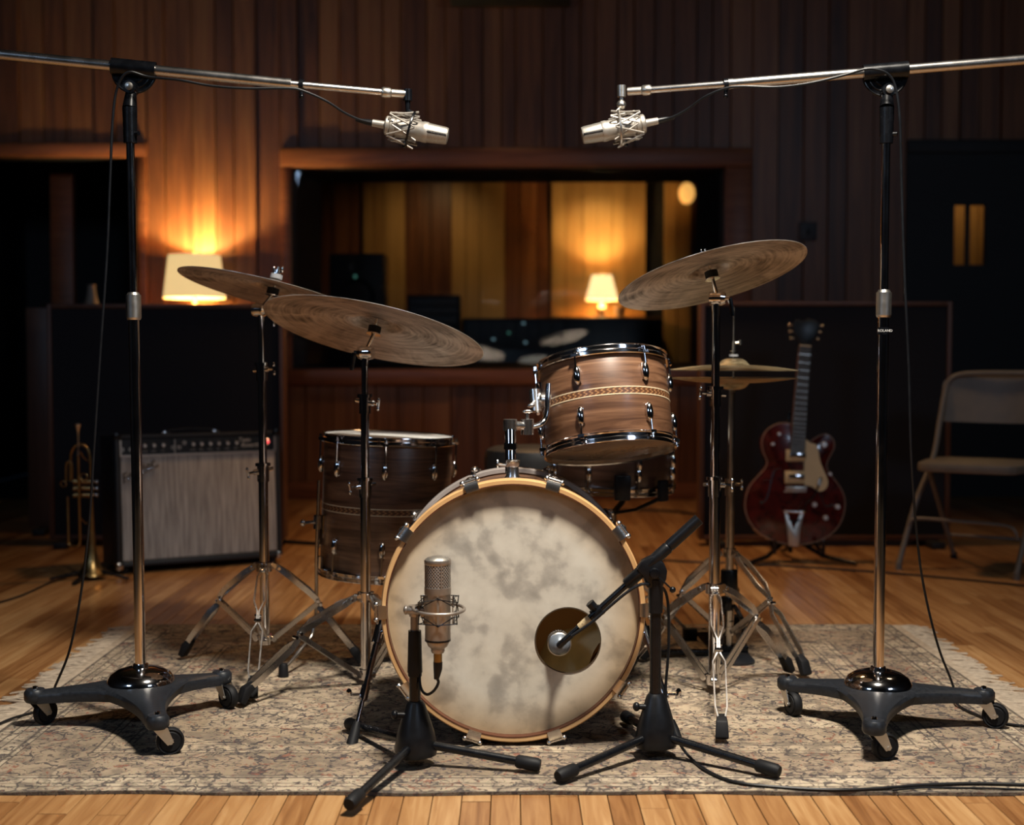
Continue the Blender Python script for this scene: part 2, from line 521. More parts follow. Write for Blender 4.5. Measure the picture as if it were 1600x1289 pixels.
class MB:
    def __init__(s):
        s.v, s.f = [], []

    def add(s, vs, fs):
        k = len(s.v)
        s.v += [V(q) for q in vs]
        s.f += [tuple(i + k for i in q) for q in fs]
        return s

    def box(s, x0, x1, y0, y1, z0, z1, R=None, o=None):
        vs = [V((x, y, z)) for z in (z0, z1) for y in (y0, y1) for x in (x0, x1)]
        if R is not None:
            vs = [R @ q for q in vs]
        if o is not None:
            vs = [q + V(o) for q in vs]
        return s.add(vs, [(0, 2, 3, 1), (4, 5, 7, 6), (0, 1, 5, 4), (2, 6, 7, 3), (0, 4, 6, 2), (1, 3, 7, 5)])

    def rod(s, p0, p1, r0, r1=None, n=14):
        return s.sweep([p0, p1], [r0, r0 if r1 is None else r1], n)

    def sweep(s, path, r, n=10, closed=False, caps=True):
        P = [V(p) for p in path]
        L = len(P)
        rs = r if isinstance(r, (list, tuple)) else [r] * L
        T = []
        for i in range(L):
            if closed:
                t = P[(i + 1) % L] - P[i - 1]
            else:
                t = P[min(i + 1, L - 1)] - P[max(i - 1, 0)]
            T.append(t.normalized() if t.length > 1e-9 else V((0, 0, 1)))
        u, w2 = perp(T[0])
        vs = []
        for i in range(L):
            if i:
                u = u - T[i] * u.dot(T[i])
                u = u.normalized() if u.length > 1e-6 else perp(T[i])[0]
            b = T[i].cross(u)
            for k in range(n):
                a = 2 * pi * k / n
                vs.append(P[i] + (u * cos(a) + b * sin(a)) * rs[i])
        fs = []
        for i in range(L if closed else L - 1):
            j = (i + 1) % L
            for k in range(n):
                q = (k + 1) % n
                fs.append((i * n + k, i * n + q, j * n + q, j * n + k))
        if caps and not closed:
            fs.append(tuple(range(n - 1, -1, -1)))
            fs.append(tuple((L - 1) * n + k for k in range(n)))
        return s.add(vs, fs)

    def lathe(s, prof, o=(0, 0, 0), ax=(0, 0, 1), n=32, closed=False):
        """prof: list of (r, h) along the axis"""
        o = V(o)
        ax = V(ax).normalized()
        if abs(ax.z) > 0.999:
            u, b = V((1, 0, 0)), V((0, 1, 0)) * (1 if ax.z > 0 else -1)
        else:
            u, b = perp(ax)
            if (u.cross(b)).dot(ax) < 0:
                b = -b
        vs, idx = [], []
        for (r, h) in prof:
            if r < 1e-6:
                idx.append([len(vs)] * n)
                vs.append(o + ax * h)
            else:
                idx.append([len(vs) + k for k in range(n)])
                for k in range(n):
                    a = 2 * pi * k / n
                    vs.append(o + ax * h + (u * cos(a) + b * sin(a)) * r)
        fs = []
        L = len(prof)
        for i in range(L if closed else L - 1):
            A, B = idx[i], idx[(i + 1) % L]
            for k in range(n):
                q = (k + 1) % n
                f = []
                for t in (A[k], A[q], B[q], B[k]):
                    if t not in f:
                        f.append(t)
                if len(f) > 2:
                    fs.append(tuple(f))
        return s.add(vs, fs)

    def ball(s, c, r, sc_=(1, 1, 1), n=16, R=None):
        vs, fs = [], []
        m_ = n // 2
        for i in range(m_ + 1):
            th = pi * i / m_
            for k in range(n):
                a = 2 * pi * k / n
                q = V((sin(th) * cos(a) * sc_[0], sin(th) * sin(a) * sc_[1], cos(th) * sc_[2])) * r
                if R is not None:
                    q = R @ q
                vs.append(V(c) + q)
        for i in range(m_):
            for k in range(n):
                q = (k + 1) % n
                fs.append((i * n + k, (i + 1) * n + k, (i + 1) * n + q, i * n + q))
        return s.add(vs, fs)

    def ring(s, c, ax, R_, r, n=40, m_=8):
        ax = V(ax).normalized()
        u, b = perp(ax)
        return s.sweep([V(c) + (u * cos(2 * pi * k / n) + b * sin(2 * pi * k / n)) * R_ for k in range(n)], r, m_, closed=True)

    def bar(s, path, u, hu, hv):
        """rectangular section swept along path; u = fixed lateral direction"""
        P = [V(p) for p in path]
        u = V(u).normalized()
        vs, fs = [], []
        L = len(P)
        for i in range(L):
            t = (P[min(i + 1, L - 1)] - P[max(i - 1, 0)]).normalized()
            uu = (u - t * u.dot(t)).normalized()
            w2 = t.cross(uu)
            a = hu[i] if isinstance(hu, list) else hu
            b = hv[i] if isinstance(hv, list) else hv
            vs += [P[i] + uu * a + w2 * b, P[i] - uu * a + w2 * b, P[i] - uu * a - w2 * b, P[i] + uu * a - w2 * b]
        for i in range(L - 1):
            for k in range(4):
                q = (k + 1) % 4
                fs.append((i * 4 + k, i * 4 + q, i * 4 + 4 + q, i * 4 + 4 + k))
        fs += [(3, 2, 1, 0), tuple((L - 1) * 4 + k for k in range(4))]
        return s.add(vs, fs)

    def prism(s, poly, mat):
        """poly in local xy with z0..z1: mat maps (x,y,z); poly=(pts,z0,z1)"""
        pts, z0, z1 = poly
        n = len(pts)
        vs = [mat @ V((x, y, z0)) for x, y in pts] + [mat @ V((x, y, z1)) for x, y in pts]
        fs = [tuple(range(n - 1, -1, -1)), tuple(range(n, 2 * n))]
        fs += [(i, (i + 1) % n, n + (i + 1) % n, n + i) for i in range(n)]
        return s.add(vs, fs)

    def build(s, name, mat, parent=None, local=False, smooth=True, bevel=0.0, loc=None, attr=None, segs=2, ang=40):
        me = bpy.data.meshes.new(name)
        off = V((0, 0, 0))
        if not local:
            if parent is not None:
                off = wloc(parent)
            elif loc is not None:
                off = V(loc)
        me.from_pydata([q - off for q in s.v], [], s.f)
        me.update()
        bm = bmesh.new()
        bm.from_mesh(me)
        bmesh.ops.recalc_face_normals(bm, faces=bm.faces)
        if bevel:
            bmesh.ops.remove_doubles(bm, verts=bm.verts, dist=1e-6)
            es = [e for e in bm.edges if len(e.link_faces) == 2 and e.calc_face_angle(0) > radians(30)]
            bmesh.ops.bevel(bm, geom=es, offset=bevel, segments=segs, affect='EDGES', profile=0.5, clamp_overlap=True)
        bm.to_mesh(me)
        bm.free()
        if smooth:
            for q in me.polygons:
                q.use_smooth = True
            me.set_sharp_from_angle(angle=radians(ang))
        if attr is not None:
            a = me.attributes.new('rnd', 'FLOAT', 'POINT')
            if isinstance(attr, float):
                for q in a.data:
                    q.value = attr
            else:
                for q, x in zip(a.data, attr):
                    q.value = x
        me.materials.append(M[mat] if isinstance(mat, str) else mat)
        o = bpy.data.objects.new(name, me)
        C.objects.link(o)
        if parent is not None:
            o.parent = parent
        elif loc is not None:
            o.location = loc
        return o


def tag(o, label, cat, group=None):
    o['label'] = label
    o['category'] = cat
    if group:
        o['group'] = group
    return o


def thing(name, label, cat, loc=(0, 0, 0), rot=None, group=None):
    o = bpy.data.objects.new(name, None)
    C.objects.link(o)
    o.empty_display_size = 0.05
    o.location = loc
    if rot is not None:
        o.rotation_euler = rot
    return tag(o, label, cat, group)


def structure(o):
    o['kind'] = 'structure'
    return o


def ringcopy(o, angles):
    """copies of a part (and its sub-parts) turned about the local z axis of its thing"""
    for a in angles[1:]:
        c_ = o.copy()
        C.objects.link(c_)
        c_.parent = o.parent
        c_.rotation_euler = (0, 0, a)
        for ch in list(o.children):
            g = ch.copy()
            C.objects.link(g)
            g.parent = c_
    o.rotation_euler = (0, 0, angles[0])


def frame(zdir, xhint=(1, 0, 0)):
    z = V(zdir).normalized()
    x = V(xhint)
    x = (x - z * x.dot(z)).normalized()
    y = z.cross(x)
    return Matrix((x, y, z)).transposed()


def text_part(name, body, size, Rm, org, mat, parent, shear=0.0, extrude=0.0008, local=False, align='CENTER'):
    cu = bpy.data.curves.new(name, 'FONT')
    cu.body = body
    cu.size = size
    cu.shear = shear
    cu.extrude = extrude
    cu.align_x = align
    cu.align_y = 'CENTER'
    cu.resolution_u = 3
    to = bpy.data.objects.new(name, cu)
    C.objects.link(to)
    dg = bpy.context.evaluated_depsgraph_get()
    me = bpy.data.meshes.new_from_object(to.evaluated_get(dg))
    bpy.data.objects.remove(to)
    off = V((0, 0, 0)) if local else wloc(parent)
    for q in me.vertices:
        q.co = Rm @ q.co + V(org) - off
    me.materials.clear()
    me.materials.append(M[mat])
    o = bpy.data.objects.new(name, me)
    C.objects.link(o)
    o.parent = parent
    return o

# ================================================================== SETTING
WY = 8.1                      # back wall
XL, XR, ZT = -3.6, 3.6, 3.4


def px2x(px, Y):
    return (px - CX) * Y / FPX


def py2z(py, Y):
    return at(800, py, Y).z


fl = structure(MB().box(XL, XR, -1.6, 12.2, -0.06, -0.016).build('floor', 'paint', smooth=False))
# oak strips run away from the camera
RUGC = V((0.02, 3.409))
PW = 0.0565
planks = []
x = XL
while x < XR:
    y = -1.6 + rnd.random() * -0.8
    while y < WY:
        L_ = rnd.uniform(0.45, 1.7)
        planks.append((x, max(y, -1.6), min(y + L_, WY)))
        y += L_
    x += PW


def vis(q):
    x_, y0, y1 = q
    a = 0.0
    for k in range(6):
        yy = y0 + (y1 - y0) * (k + 0.5) / 6
        if yy < 2.45 or abs(x_ + PW / 2) > yy * 800 / FPX:
            continue
        if abs(x_ - RUGC.x) < RW and abs(yy - RUGC.y) < RD:
            continue
        a += (y1 - y0) / 6 * PW / yy ** 3
    return a


planks.sort(key=vis, reverse=True)


def plank_geo(mb, q, r):
    x_, y0, y1 = q
    g = 0.0009
    dz = (r - 0.5) * 0.0008
    x0, x1, a, b = x_ + g, x_ + PW - g, y0 + g, y1 - g
    c_ = 0.0008
    mb.box(x0, x1, a, b, -0.016, -c_ + dz)
    k = len(mb.v)
    mb.add([(x0, a, -c_ + dz), (x1, a, -c_ + dz), (x1, b, -c_ + dz), (x0, b, -c_ + dz),
            (x0 + c_, a, dz), (x1 - c_, a, dz), (x1 - c_, b, dz), (x0 + c_, b, dz)],
           [(4, 5, 6, 7), (0, 1, 5, 4), (1, 2, 6, 5), (2, 3, 7, 6), (3, 0, 4, 7)])


for q in planks[:298]:
    r = rnd.random()
    mb = MB()
    plank_geo(mb, q, r)
    mb.build('plank', 'oak', fl, smooth=False, attr=r)
mb = MB()
at_l = []
for q in planks[298:]:
    r = rnd.random()
    k = len(mb.v)
    plank_geo(mb, q, r)
    at_l += [r] * (len(mb.v) - k)
o = mb.build('planks_far', 'oak', fl, smooth=False, attr=at_l)
o['kind'] = 'stuff'

structure(MB().box(XL, XR, -1.6, 12.2, ZT, ZT + 0.1).build('ceiling', 'ceiling', smooth=False))
structure(MB().box(XL - 0.1, XL, -1.6, 12.2, 0, ZT).build('wall_left', 'paint', smooth=False))
structure(MB().box(XR, XR + 0.1, -1.6, 12.2, 0, ZT).build('wall_right', 'paint', smooth=False))
structure(MB().box(XL, XR, -1.7, -1.6, 0, ZT).build('wall_front', 'paint', smooth=False))

# back wall: studs behind, boards in front, openings for doorway, window and door
DX1, DZ1 = px2x(219, WY), py2z(246, WY)
DT1, DTZ = px2x(234, WY), py2z(224, WY)
WX0, WX1, WZ0, WZ1 = px2x(441, WY), px2x(1172, WY), py2z(601, WY), py2z(232, WY)
OX0, OX1, OZ0, OZ1 = px2x(457, WY), px2x(1130, WY), py2z(577, WY), py2z(262, WY)
EX0, EZ1 = px2x(1412, WY), py2z(240, WY)
EX1 = EX0 + 0.92
mb = MB()
for a, b, z0, z1 in ((XL, DX1, DZ1, ZT), (DX1, OX0, 0, ZT), (OX0, OX1, 0, OZ0), (OX0, OX1, OZ1, ZT), (OX1, EX0, 0, ZT),
                     (EX0, EX1, EZ1, ZT), (EX1, XR, 0, ZT)):
    mb.box(a, b, WY + 0.025, WY + 0.14, z0, z1)
bw_ = structure(mb.build('wall_back', 'paint', smooth=False))


def boards(x0, x1, z0, z1, Y, parent, mat, wmin=0.085, wmax=0.175, depth=0.02, seed=1):
    rr_ = random.Random(seed)
    x = x0
    while x < x1 - 1e-4:
        w2 = rr_.uniform(wmin, wmax)
        if x1 - (x + w2) < wmin:
            w2 = x1 - x
        k = rr_.random()
        off = rr_.choice((0, 0, 0.008, 0.014))
        MB().box(x + 0.002, x + w2 - 0.002, Y - off, Y + depth, z0, z1).build(
            'board', mat, parent, smooth=False, bevel=0.003, segs=1, attr=k)
        x += w2


boards(XL, DT1, DTZ, ZT, WY, bw_, 'wall', seed=2)
boards(DT1, WX0, 0.1, ZT, WY, bw_, 'wall', seed=3)
boards(WX0, WX1, WZ1 + 0.001, ZT, WY, bw_, 'wall', seed=4)
boards(WX0, WX1, 0.1, WZ0 - 0.001, WY, bw_, 'wall', seed=5)
boards(WX1, EX0, 0.1, ZT, WY, bw_, 'wall', seed=6)
boards(EX0, XR, EZ1 + 0.08, ZT, WY, bw_, 'wall', seed=8)
structure(MB().box(DT1, EX0, WY - 0.022, WY + 0.02, 0, 0.10).build('baseboard_back', 'framewood', bevel=0.004))
# doorway trim
t1 = structure(MB().box(XL, DT1, WY - 0.03, WY + 0.02, DZ1, DTZ).build('trim_1', 'framewood', bevel=0.006))
structure(MB().box(DX1, DT1, WY - 0.03, WY + 0.02, 0, DZ1).build('trim_2', 'framewood', bevel=0.006))
# the dark passage behind the doorway and a leaf standing open in it
structure(MB().box(XL, DX1 + 0.25, 10.0, 10.1, 0, ZT).box(DX1 + 0.2, DX1 + 0.3, WY + 0.14, 10.0, 0, ZT).build('wall_passage', 'paint', smooth=False))
dr = MB().box(px2x(86, 8.6), px2x(121, 8.6), 8.55, 8.6, 0.01, 2.02).build('door_1', 'framewood', bevel=0.004)
structure(dr)
MB().lathe([(0, 0), (0.012, 0), (0.012, 0.03), (0.024, 0.04), (0.026, 0.055), (0, 0.062)], (px2x(115, 8.5), 8.55, 1.0), (0, -1, 0), 14).build('door_handle', 'nickel', dr)

# control room window
wr = bpy.data.objects.new('window_1', None)
C.objects.link(wr)
wr.location = (0, WY, WZ0)
structure(wr)
fy0, fy1 = WY - 0.035, WY + 0.02
MB().box(WX0, WX1, fy0, fy1, OZ1, WZ1).build('window_frame', 'framewood', wr, bevel=0.01)
MB().box(WX0, WX1, fy0 - 0.015, fy1, WZ0, OZ0).build('window_sill', 'framewood', wr, bevel=0.01)
MB().box(WX0, OX0, fy0, fy1, OZ0, OZ1).build('window_frame', 'framewood', wr, bevel=0.008)
MB().box(OX1, WX1, fy0, fy1, OZ0, OZ1).build('window_frame', 'framewood', wr, bevel=0.008)
# black splayed lining
Y2 = 8.42
ix0, ix1, iz0, iz1 = px2x(503, Y2), px2x(1086, Y2), py2z(566, Y2), py2z(285, Y2)
mb = MB()
o4 = [(OX0, OZ0), (OX1, OZ0), (OX1, OZ1), (OX0, OZ1)]
i4 = [(ix0, iz0), (ix1, iz0), (ix1, iz1), (ix0, iz1)]
vs = [(x, WY + 0.021, z) for x, z in o4] + [(x, Y2, z) for x, z in i4] + [(x + (0.04 if x > 0 else -0.04), WY + 0.021, z + (0.04 if z > 1.5 else -0.04)) for x, z in o4] + \
     [(x + (0.3 if x > 0 else -0.3), Y2, z + (0.3 if z > 1.5 else -0.3)) for x, z in i4]
fs = []
for i in range(4):
    j = (i + 1) % 4
    fs += [(i, j, 4 + j, 4 + i), (8 + i, 8 + j, 12 + j, 12 + i), (i, j, 8 + j, 8 + i), (4 + i, 4 + j, 12 + j, 12 + i)]
mb.add(vs, fs)
mb.build('window_lining', 'paint', wr, smooth=False)
MB().box(OX0 + 0.02, OX1 - 0.02, WY + 0.06, WY + 0.066, OZ0 + 0.01, OZ1 - 0.01).build('window_pane', 'glass', wr, smooth=False)

# right hand door with a narrow pane
d2 = bpy.data.objects.new('door_2', None)
C.objects.link(d2)
d2.location = (EX0 + 0.4, WY, 0)
structure(d2)
pX0, pX1, pZ0, pZ1 = px2x(1487, WY), px2x(1537, WY), py2z(414, WY), py2z(320, WY)
mb = MB()
for a, b, z0, z1 in ((EX0, pX0, 0.01, EZ1), (pX1, EX1, 0.01, EZ1), (pX0, pX1, 0.01, pZ0), (pX0, pX1, pZ1, EZ1)):
    mb.box(a, b, WY - 0.01, WY + 0.045, z0, z1)
mb.build('door_panel', 'paint', d2, smooth=False)
MB().box(pX0, pX1, WY + 0.015, WY + 0.02, pZ0, pZ1).build('door_pane', 'glass', d2, smooth=False)
xm = px2x(1509, WY)
MB().box(xm - 0.011, xm + 0.011, WY - 0.004, WY + 0.03, pZ0, pZ1).build('glazing_bar', 'paint', d2, smooth=False)
MB().box(EX0 + 0.05, EX0 + 0.06, WY - 0.04, WY - 0.01, 0.98, 1.02).box(EX0 + 0.05, EX0 + 0.17, WY - 0.05, WY - 0.035, 0.985, 1.015).build('door_handle', 'nickel', d2, bevel=0.003)
structure(MB().box(EX0 - 0.0, XR, WY - 0.03, WY + 0.02, EZ1, EZ1 + 0.08).build('trim_3', 'paint', bevel=0.006))
# lit passage seen through that pane
hw = structure(MB().box(2.3, 3.6, 9.55, 9.6, 0, 2.5).box(2.3, 2.35, 8.25, 9.55, 0, 2.5).box(2.3, 3.6, 8.25, 9.6, 2.5, 2.55).build('wall_hallway', 'paint', smooth=False))
boards(2.9, 3.55, 0, 2.5, 9.52, hw, 'ctrlwall', seed=21)
light('hallway_lamp', 'POINT', (3.1, 9.1, 2.2), 5.0, (1.0, 0.62, 0.25), shadow_soft_size=0.08)

# ------------------------------------------------------------------ control room
CYB = 12.0
cw = MB().box(XL + 0.1, 2.28, CYB + 0.03, CYB + 0.13, 0, 2.6).box(-2.3, -2.2, 8.3, CYB, 0, 2.6).box(2.2, 2.28, 8.3, CYB, 0, 2.6).build('wall_control_room', 'paint', smooth=False)
structure(cw)
structure(MB().box(-2.3, 2.28, WY + 0.2, CYB + 0.1, 2.56, 2.6).build('ceiling_control_room', 'ceiling', smooth=False))
for i, (a, b, mt) in enumerate(((500, 569, 'wall'), (569, 634, 'ctrlwall'), (634, 706, 'wall'), (706, 789, 'ctrlwall'), (789, 861, 'wall'),
                                (861, 1008, 'ctrlwall'), (1036, 1078, 'ctrlwall'), (1078, 1100, 'wall'))):
    boards(px2x(a, CYB), px2x(b, CYB), 0, 2.56 if mt == 'wall' else 2.42, CYB - (0.03 if mt == 'ctrlwall' else 0), cw, mt, 0.09, 0.16, 0.03, seed=30 + i)
light('control_room_wash', 'SPOT', (px2x(935, 11.6), 11.45, 2.5), 22, (1.0, 0.66, 0.27), (px2x(935, 12), 12.0, 1.1), spot_size=radians(95), spot_blend=0.8, shadow_soft_size=0.05)
light('control_room_wash_left', 'SPOT', (px2x(690, 11.0), 11.2, 2.5), 13, (1.0, 0.64, 0.28), (px2x(650, 12), 12.0, 1.2), spot_size=radians(120), spot_blend=1.0, shadow_soft_size=0.05)

# ================================================================== RUG
rug = thing('rug', 'faded beige and brown oriental rug with fringed short ends under the drum kit', 'rug', (RUGC.x, RUGC.y, 0))
nx, ny = 96, 64
mb = MB()
vs, fs = [], []


def rug_z(x, y):
    e = max(0, (abs(y) - RD + 0.06) / 0.06) if y < 0 else 0
    return 0.0072 + 0.0016 * sin(x * 9 + 1) * sin(x * 23) * e + 0.0006 * sin(x * 7) * sin(y * 8)


def rug_xy(i, j):
    x = -RW + 2 * RW * i / nx
    y = -RD + 2 * RD * j / ny
    if j == 0:
        y += 0.004 * sin(x * 6) + 0.003 * sin(x * 17 + 2)
    return x, y


for j in range(ny + 1):
    for i in range(nx + 1):
        x, y = rug_xy(i, j)
        vs.append((RUGC.x + x, RUGC.y + y, rug_z(x, y)))
n0 = len(vs)
bd = [(i, 0) for i in range(nx)] + [(nx, j) for j in range(ny)] + [(i, ny) for i in range(nx, 0, -1)] + [(0, j) for j in range(ny, 0, -1)]
for i, j in bd:
    x, y = rug_xy(i, j)
    vs.append((RUGC.x + x, RUGC.y + y, 0.0006))
for j in range(ny):
    for i in range(nx):
        a = j * (nx + 1) + i
        fs.append((a, a + 1, a + nx + 2, a + nx + 1))
for k in range(len(bd)):
    q = (k + 1) % len(bd)
    a = bd[k][1] * (nx + 1) + bd[k][0]
    b = bd[q][1] * (nx + 1) + bd[q][0]
    fs.append((a, n0 + k, n0 + q, b))
mb.add(vs, fs)
mb.build('pile', 'rug', rug)
M['fringe'] = pm('fringe_cotton', (0.36, 0.29, 0.215), 0.95, 0, 0.25, 60)
for s in (-1, 1):
    mb = MB()
    y = -RD + 0.01
    MB_band = MB().box(RUGC.x + (s * RW - 0.001 if s > 0 else -RW - 0.028), RUGC.x + (RW + 0.028 if s > 0 else -RW + 0.001), RUGC.y - RD + 0.004, RUGC.y + RD - 0.004, 0.0008, 0.006)
    MB_band.build('woven_end', 'fringe', rug, bevel=0.001)
    while y < RD - 0.01:
        L_ = rnd.uniform(0.05, 0.095)
        a = rnd.uniform(-0.5, 0.5) - 0.15
        b = a + rnd.uniform(-0.5, 0.5)
        p0 = V((RUGC.x + s * (RW + 0.024), RUGC.y + y, 0.004))
        p1 = p0 + V((s * cos(a), sin(a), 0)) * L_ * 0.5 + V((0, 0, rnd.uniform(0, 0.002)))
        p2 = p1 + V((s * cos(b), sin(b), 0)) * L_ * 0.5
        p2.z = 0.0028
        for q in range(3):
            e = V((0, rnd.uniform(-0.004, 0.004), 0))
            mb.sweep([p0 + e, p1 + e * 1.5, p2 + e * 2.5], [0.0022, 0.0022, 0.0012], 5)
        y += rnd.uniform(0.006, 0.010)
    o = mb.build('fringe', 'fringe', rug)
    o['kind'] = 'stuff'


# ================================================================== DRUMS
def lug_mesh(R, z0, z1, zh, parent, name='lug'):
    """teardrop lug on the local +x side, tension rod to the hoop"""
    zc = (z0 + z1) / 2
    mb = MB().ball((R + 0.006, 0, zc), 1.0, (0.010, 0.0095, abs(z1 - z0) / 2), 14)
    mb.box(R - 0.002, R + 0.004, -0.007, 0.007, min(z0, z1) + 0.004, max(z0, z1) - 0.004)
    l = mb.build(name, 'chrome', parent, local=True)
    s = 1 if zh > zc else -1
    a = z1 if s > 0 else z0
    mb = MB().rod((R + 0.010, 0, zc + s * 0.008), (R + 0.010, 0, zh + s * 0.008), 0.0026, n=8)
    mb.lathe([(0, -0.002), (0.0062, -0.002), (0.0062, 0.003), (0.0045, 0.004), (0.0045, 0.011), (0, 0.012)], (R + 0.010, 0, zh + s * 0.003), (0, 0, s), 8)
    mb.box(R + 0.002, R + 0.016, -0.008, 0.008, zh - 0.003, zh + 0.004)
    mb.build('tension_rod', 'chrome', l, local=True)
    return l


def metal_hoop(R, zin, zout, parent, name, mat='chrome'):
    """triple flange hoop: zin is the shell side, zout the free edge"""
    s = 1 if zout > zin else -1
    h = abs(zout - zin)
    pr = [(R + 0.001, 0), (R + 0.008, 0), (R + 0.0095, 0.002), (R + 0.0025, 0.004), (R + 0.0022, h * 0.45), (R + 0.0045, h * 0.52), (R + 0.0022, h * 0.6),
          (R + 0.0022, h - 0.004), (R + 0.006, h - 0.001), (R + 0.0055, h), (R + 0.0008, h - 0.003), (R + 0.0005, 0)]
    pr = [(r, zin + s * z) for r, z in pr]
    return MB().lathe(pr, n=72, closed=True).build(name, mat, parent, local=True)


def drum(root, R, H, nl, a0, zu, zl, inlay=None, batter='coated', reso='reso', shell='shell'):
    MB().lathe([(R, 0.004), (R, H - 0.004), (R - 0.002, H), (R - 0.007, H), (R - 0.007, 0), (R - 0.002, 0)], n=96, closed=True).build('shell', shell, root, local=True)
    if inlay:
        b = MB()
        b.lathe([(R - 0.001, inlay - 0.0085), (R + 0.0006, inlay - 0.0085), (R + 0.0006, inlay + 0.0085), (R - 0.001, inlay + 0.0085)], n=96, closed=True)
        b = b.build('inlay_band', 'inlay', root, local=True)
        for q in (-0.0085, 0.0085):
            MB().lathe([(R - 0.001, inlay + q - 0.0013), (R + 0.0010, inlay + q - 0.0013), (R + 0.0010, inlay + q + 0.0013), (R - 0.001, inlay + q + 0.0013)], n=96, closed=True).build('inlay_line', 'inlayline', b, local=True)
    MB().lathe([(0, H + 0.002), (R - 0.004, H + 0.002), (R + 0.001, H - 0.001), (R + 0.001, H - 0.004), (R - 0.002, H - 0.002), (0, H + 0.001)], n=72).build('batter_head', batter, root, local=True)
    MB().lathe([(0, -0.002), (R - 0.004, -0.002), (R + 0.001, 0.001), (R + 0.001, 0.004), (R - 0.002, 0.002), (0, -0.001)], n=72).build('bottom_head', reso, root, local=True)
    metal_hoop(R, H - 0.010, H + 0.014, root, 'top_hoop')
    metal_hoop(R, 0.010, -0.014, root, 'bottom_hoop')
    an = [a0 + 2 * pi * k / nl for k in range(nl)]
    ringcopy(lug_mesh(R, zu - 0.026, zu + 0.022, H - 0.006, root), an)
    ringcopy(lug_mesh(R, zl - 0.022, zl + 0.026, 0.006, root), an)


# marquetry band
m, nt, p = newmat('marquetry')
v = coords(nt)
sx = N(nt, 'ShaderNodeSeparateXYZ')
nt.links.new(v, sx.inputs[0])
an = math_(nt, 'MULTIPLY', math_(nt, 'ARCTAN2', sx.outputs[1], sx.outputs[0]), 70.0)
f = math_(nt, 'SINE', math_(nt, 'ADD', an, math_(nt, 'MULTIPLY', math_(nt, 'SINE', math_(nt, 'MULTIPLY', sx.outputs[2], 700.0)), 1.5)))
nt.links.new(ramp(nt, [(0.35, (0.10, 0.04, 0.018)), (0.75, (0.34, 0.17, 0.07))], f), p.inputs['Base Color'])
p.inputs['Roughness'].default_value = 0.35
M['inlay'] = m

# ---- bass drum : local z = axis toward the listener, local y up
bc = at(802, 955, 2.895)
tilt = radians(0.8)
zax = V((0, -cos(tilt), sin(tilt)))
RB = frame(zax, (1, 0, 0))
bd_ = thing('bass_drum', 'large walnut bass drum with maple front hoop and mottled cream head with round port', 'drum', bc, RB.to_euler())
R0 = 0.2875
Rs = 0.272
MB().lathe([(Rs, -0.030), (Rs, -0.375), (Rs - 0.008, -0.375), (Rs - 0.008, -0.030)], n=128, closed=True).build('shell', 'shell', bd_, local=True)
MB().lathe([(Rs - 0.0085, -0.032), (Rs - 0.0085, -0.373), (Rs - 0.0092, -0.373), (Rs - 0.0092, -0.032)], n=96, closed=True).build('inner_shell', 'innershell', bd_, local=True)
for nm, z0, z1, mt in (('front_hoop', -0.040, 0.0, 'maple'), ('rear_hoop', -0.405, -0.365, 'greyhoop')):
    MB().lathe([(Rs + 0.0025, z0 + 0.002), (Rs + 0.0045, z0), (R0 - 0.002, z0), (R0, z0 + 0.003), (R0, z1 - 0.004), (R0 - 0.003, z1), (Rs + 0.004, z1), (Rs + 0.0025, z1 - 0.002)],
               n=128, closed=True).build(nm, mt, bd_, local=True)
MB().lathe([(Rs + 0.0045, -0.0395), (Rs + 0.0047, 0.0006), (Rs + 0.0022, 0.0006), (Rs + 0.0022, -0.0395)], n=128, closed=True).build(
    'hoop_edge', pm('dark_hoop_edge', (0.09, 0.03, 0.015), 0.4, 0, 0.2, 30), bd_, local=True)
# front head with port hole
hc = (0.1195, -0.067)
hr = 0.0718
n = 128
vs, fs = [], []
Ro = Rs + 0.002
rings = [0, 0.03, 0.2, 0.5, 0.8, 1.0]
zf = -0.020
for t in rings:
    for k in range(n):
        a = 2 * pi * k / n
        dx_, dy_ = cos(a), sin(a)
        b_ = hc[0] * dx_ + hc[1] * dy_
        R_ = -b_ + sqrt(b_ * b_ + Ro * Ro - hc[0] ** 2 - hc[1] ** 2)
        rr2 = hr + (R_ - hr) * t
        vs.append((hc[0] + dx_ * rr2, hc[1] + dy_ * rr2, zf))
for i in range(len(rings) - 1):
    for k in range(n):
        q = (k + 1) % n
        fs.append((i * n + k, i * n + q, (i + 1) * n + q, (i + 1) * n + k))
k0 = len(vs)
for k in range(n):
    vs.append((vs[k][0], vs[k][1], zf - 0.0008))
fs += [(k, k0 + k, k0 + (k + 1) % n, (k + 1) % n) for k in range(n)]
MB().add(vs, fs).build('front_head', 'fiberskin', bd_, local=True)
MB().lathe([(hr, -0.001), (hr - 0.0016, -0.001), (hr - 0.0016, 0.0012), (hr + 0.0008, 0.0012), (hr + 0.001, 0.0004), (hr, 0.0004)], (hc[0], hc[1], zf), (0, 0, 1), 64, closed=True).build(
    'port_edge', pm('port_edge_dark', (0.05, 0.035, 0.02), 0.5, 0, 0.1, 30), bd_, local=True)
MB().lathe([(0, -0.378), (Rs, -0.378), (Rs, -0.380), (0, -0.380)], n=96).build('batter_head', 'batter', bd_, local=True)
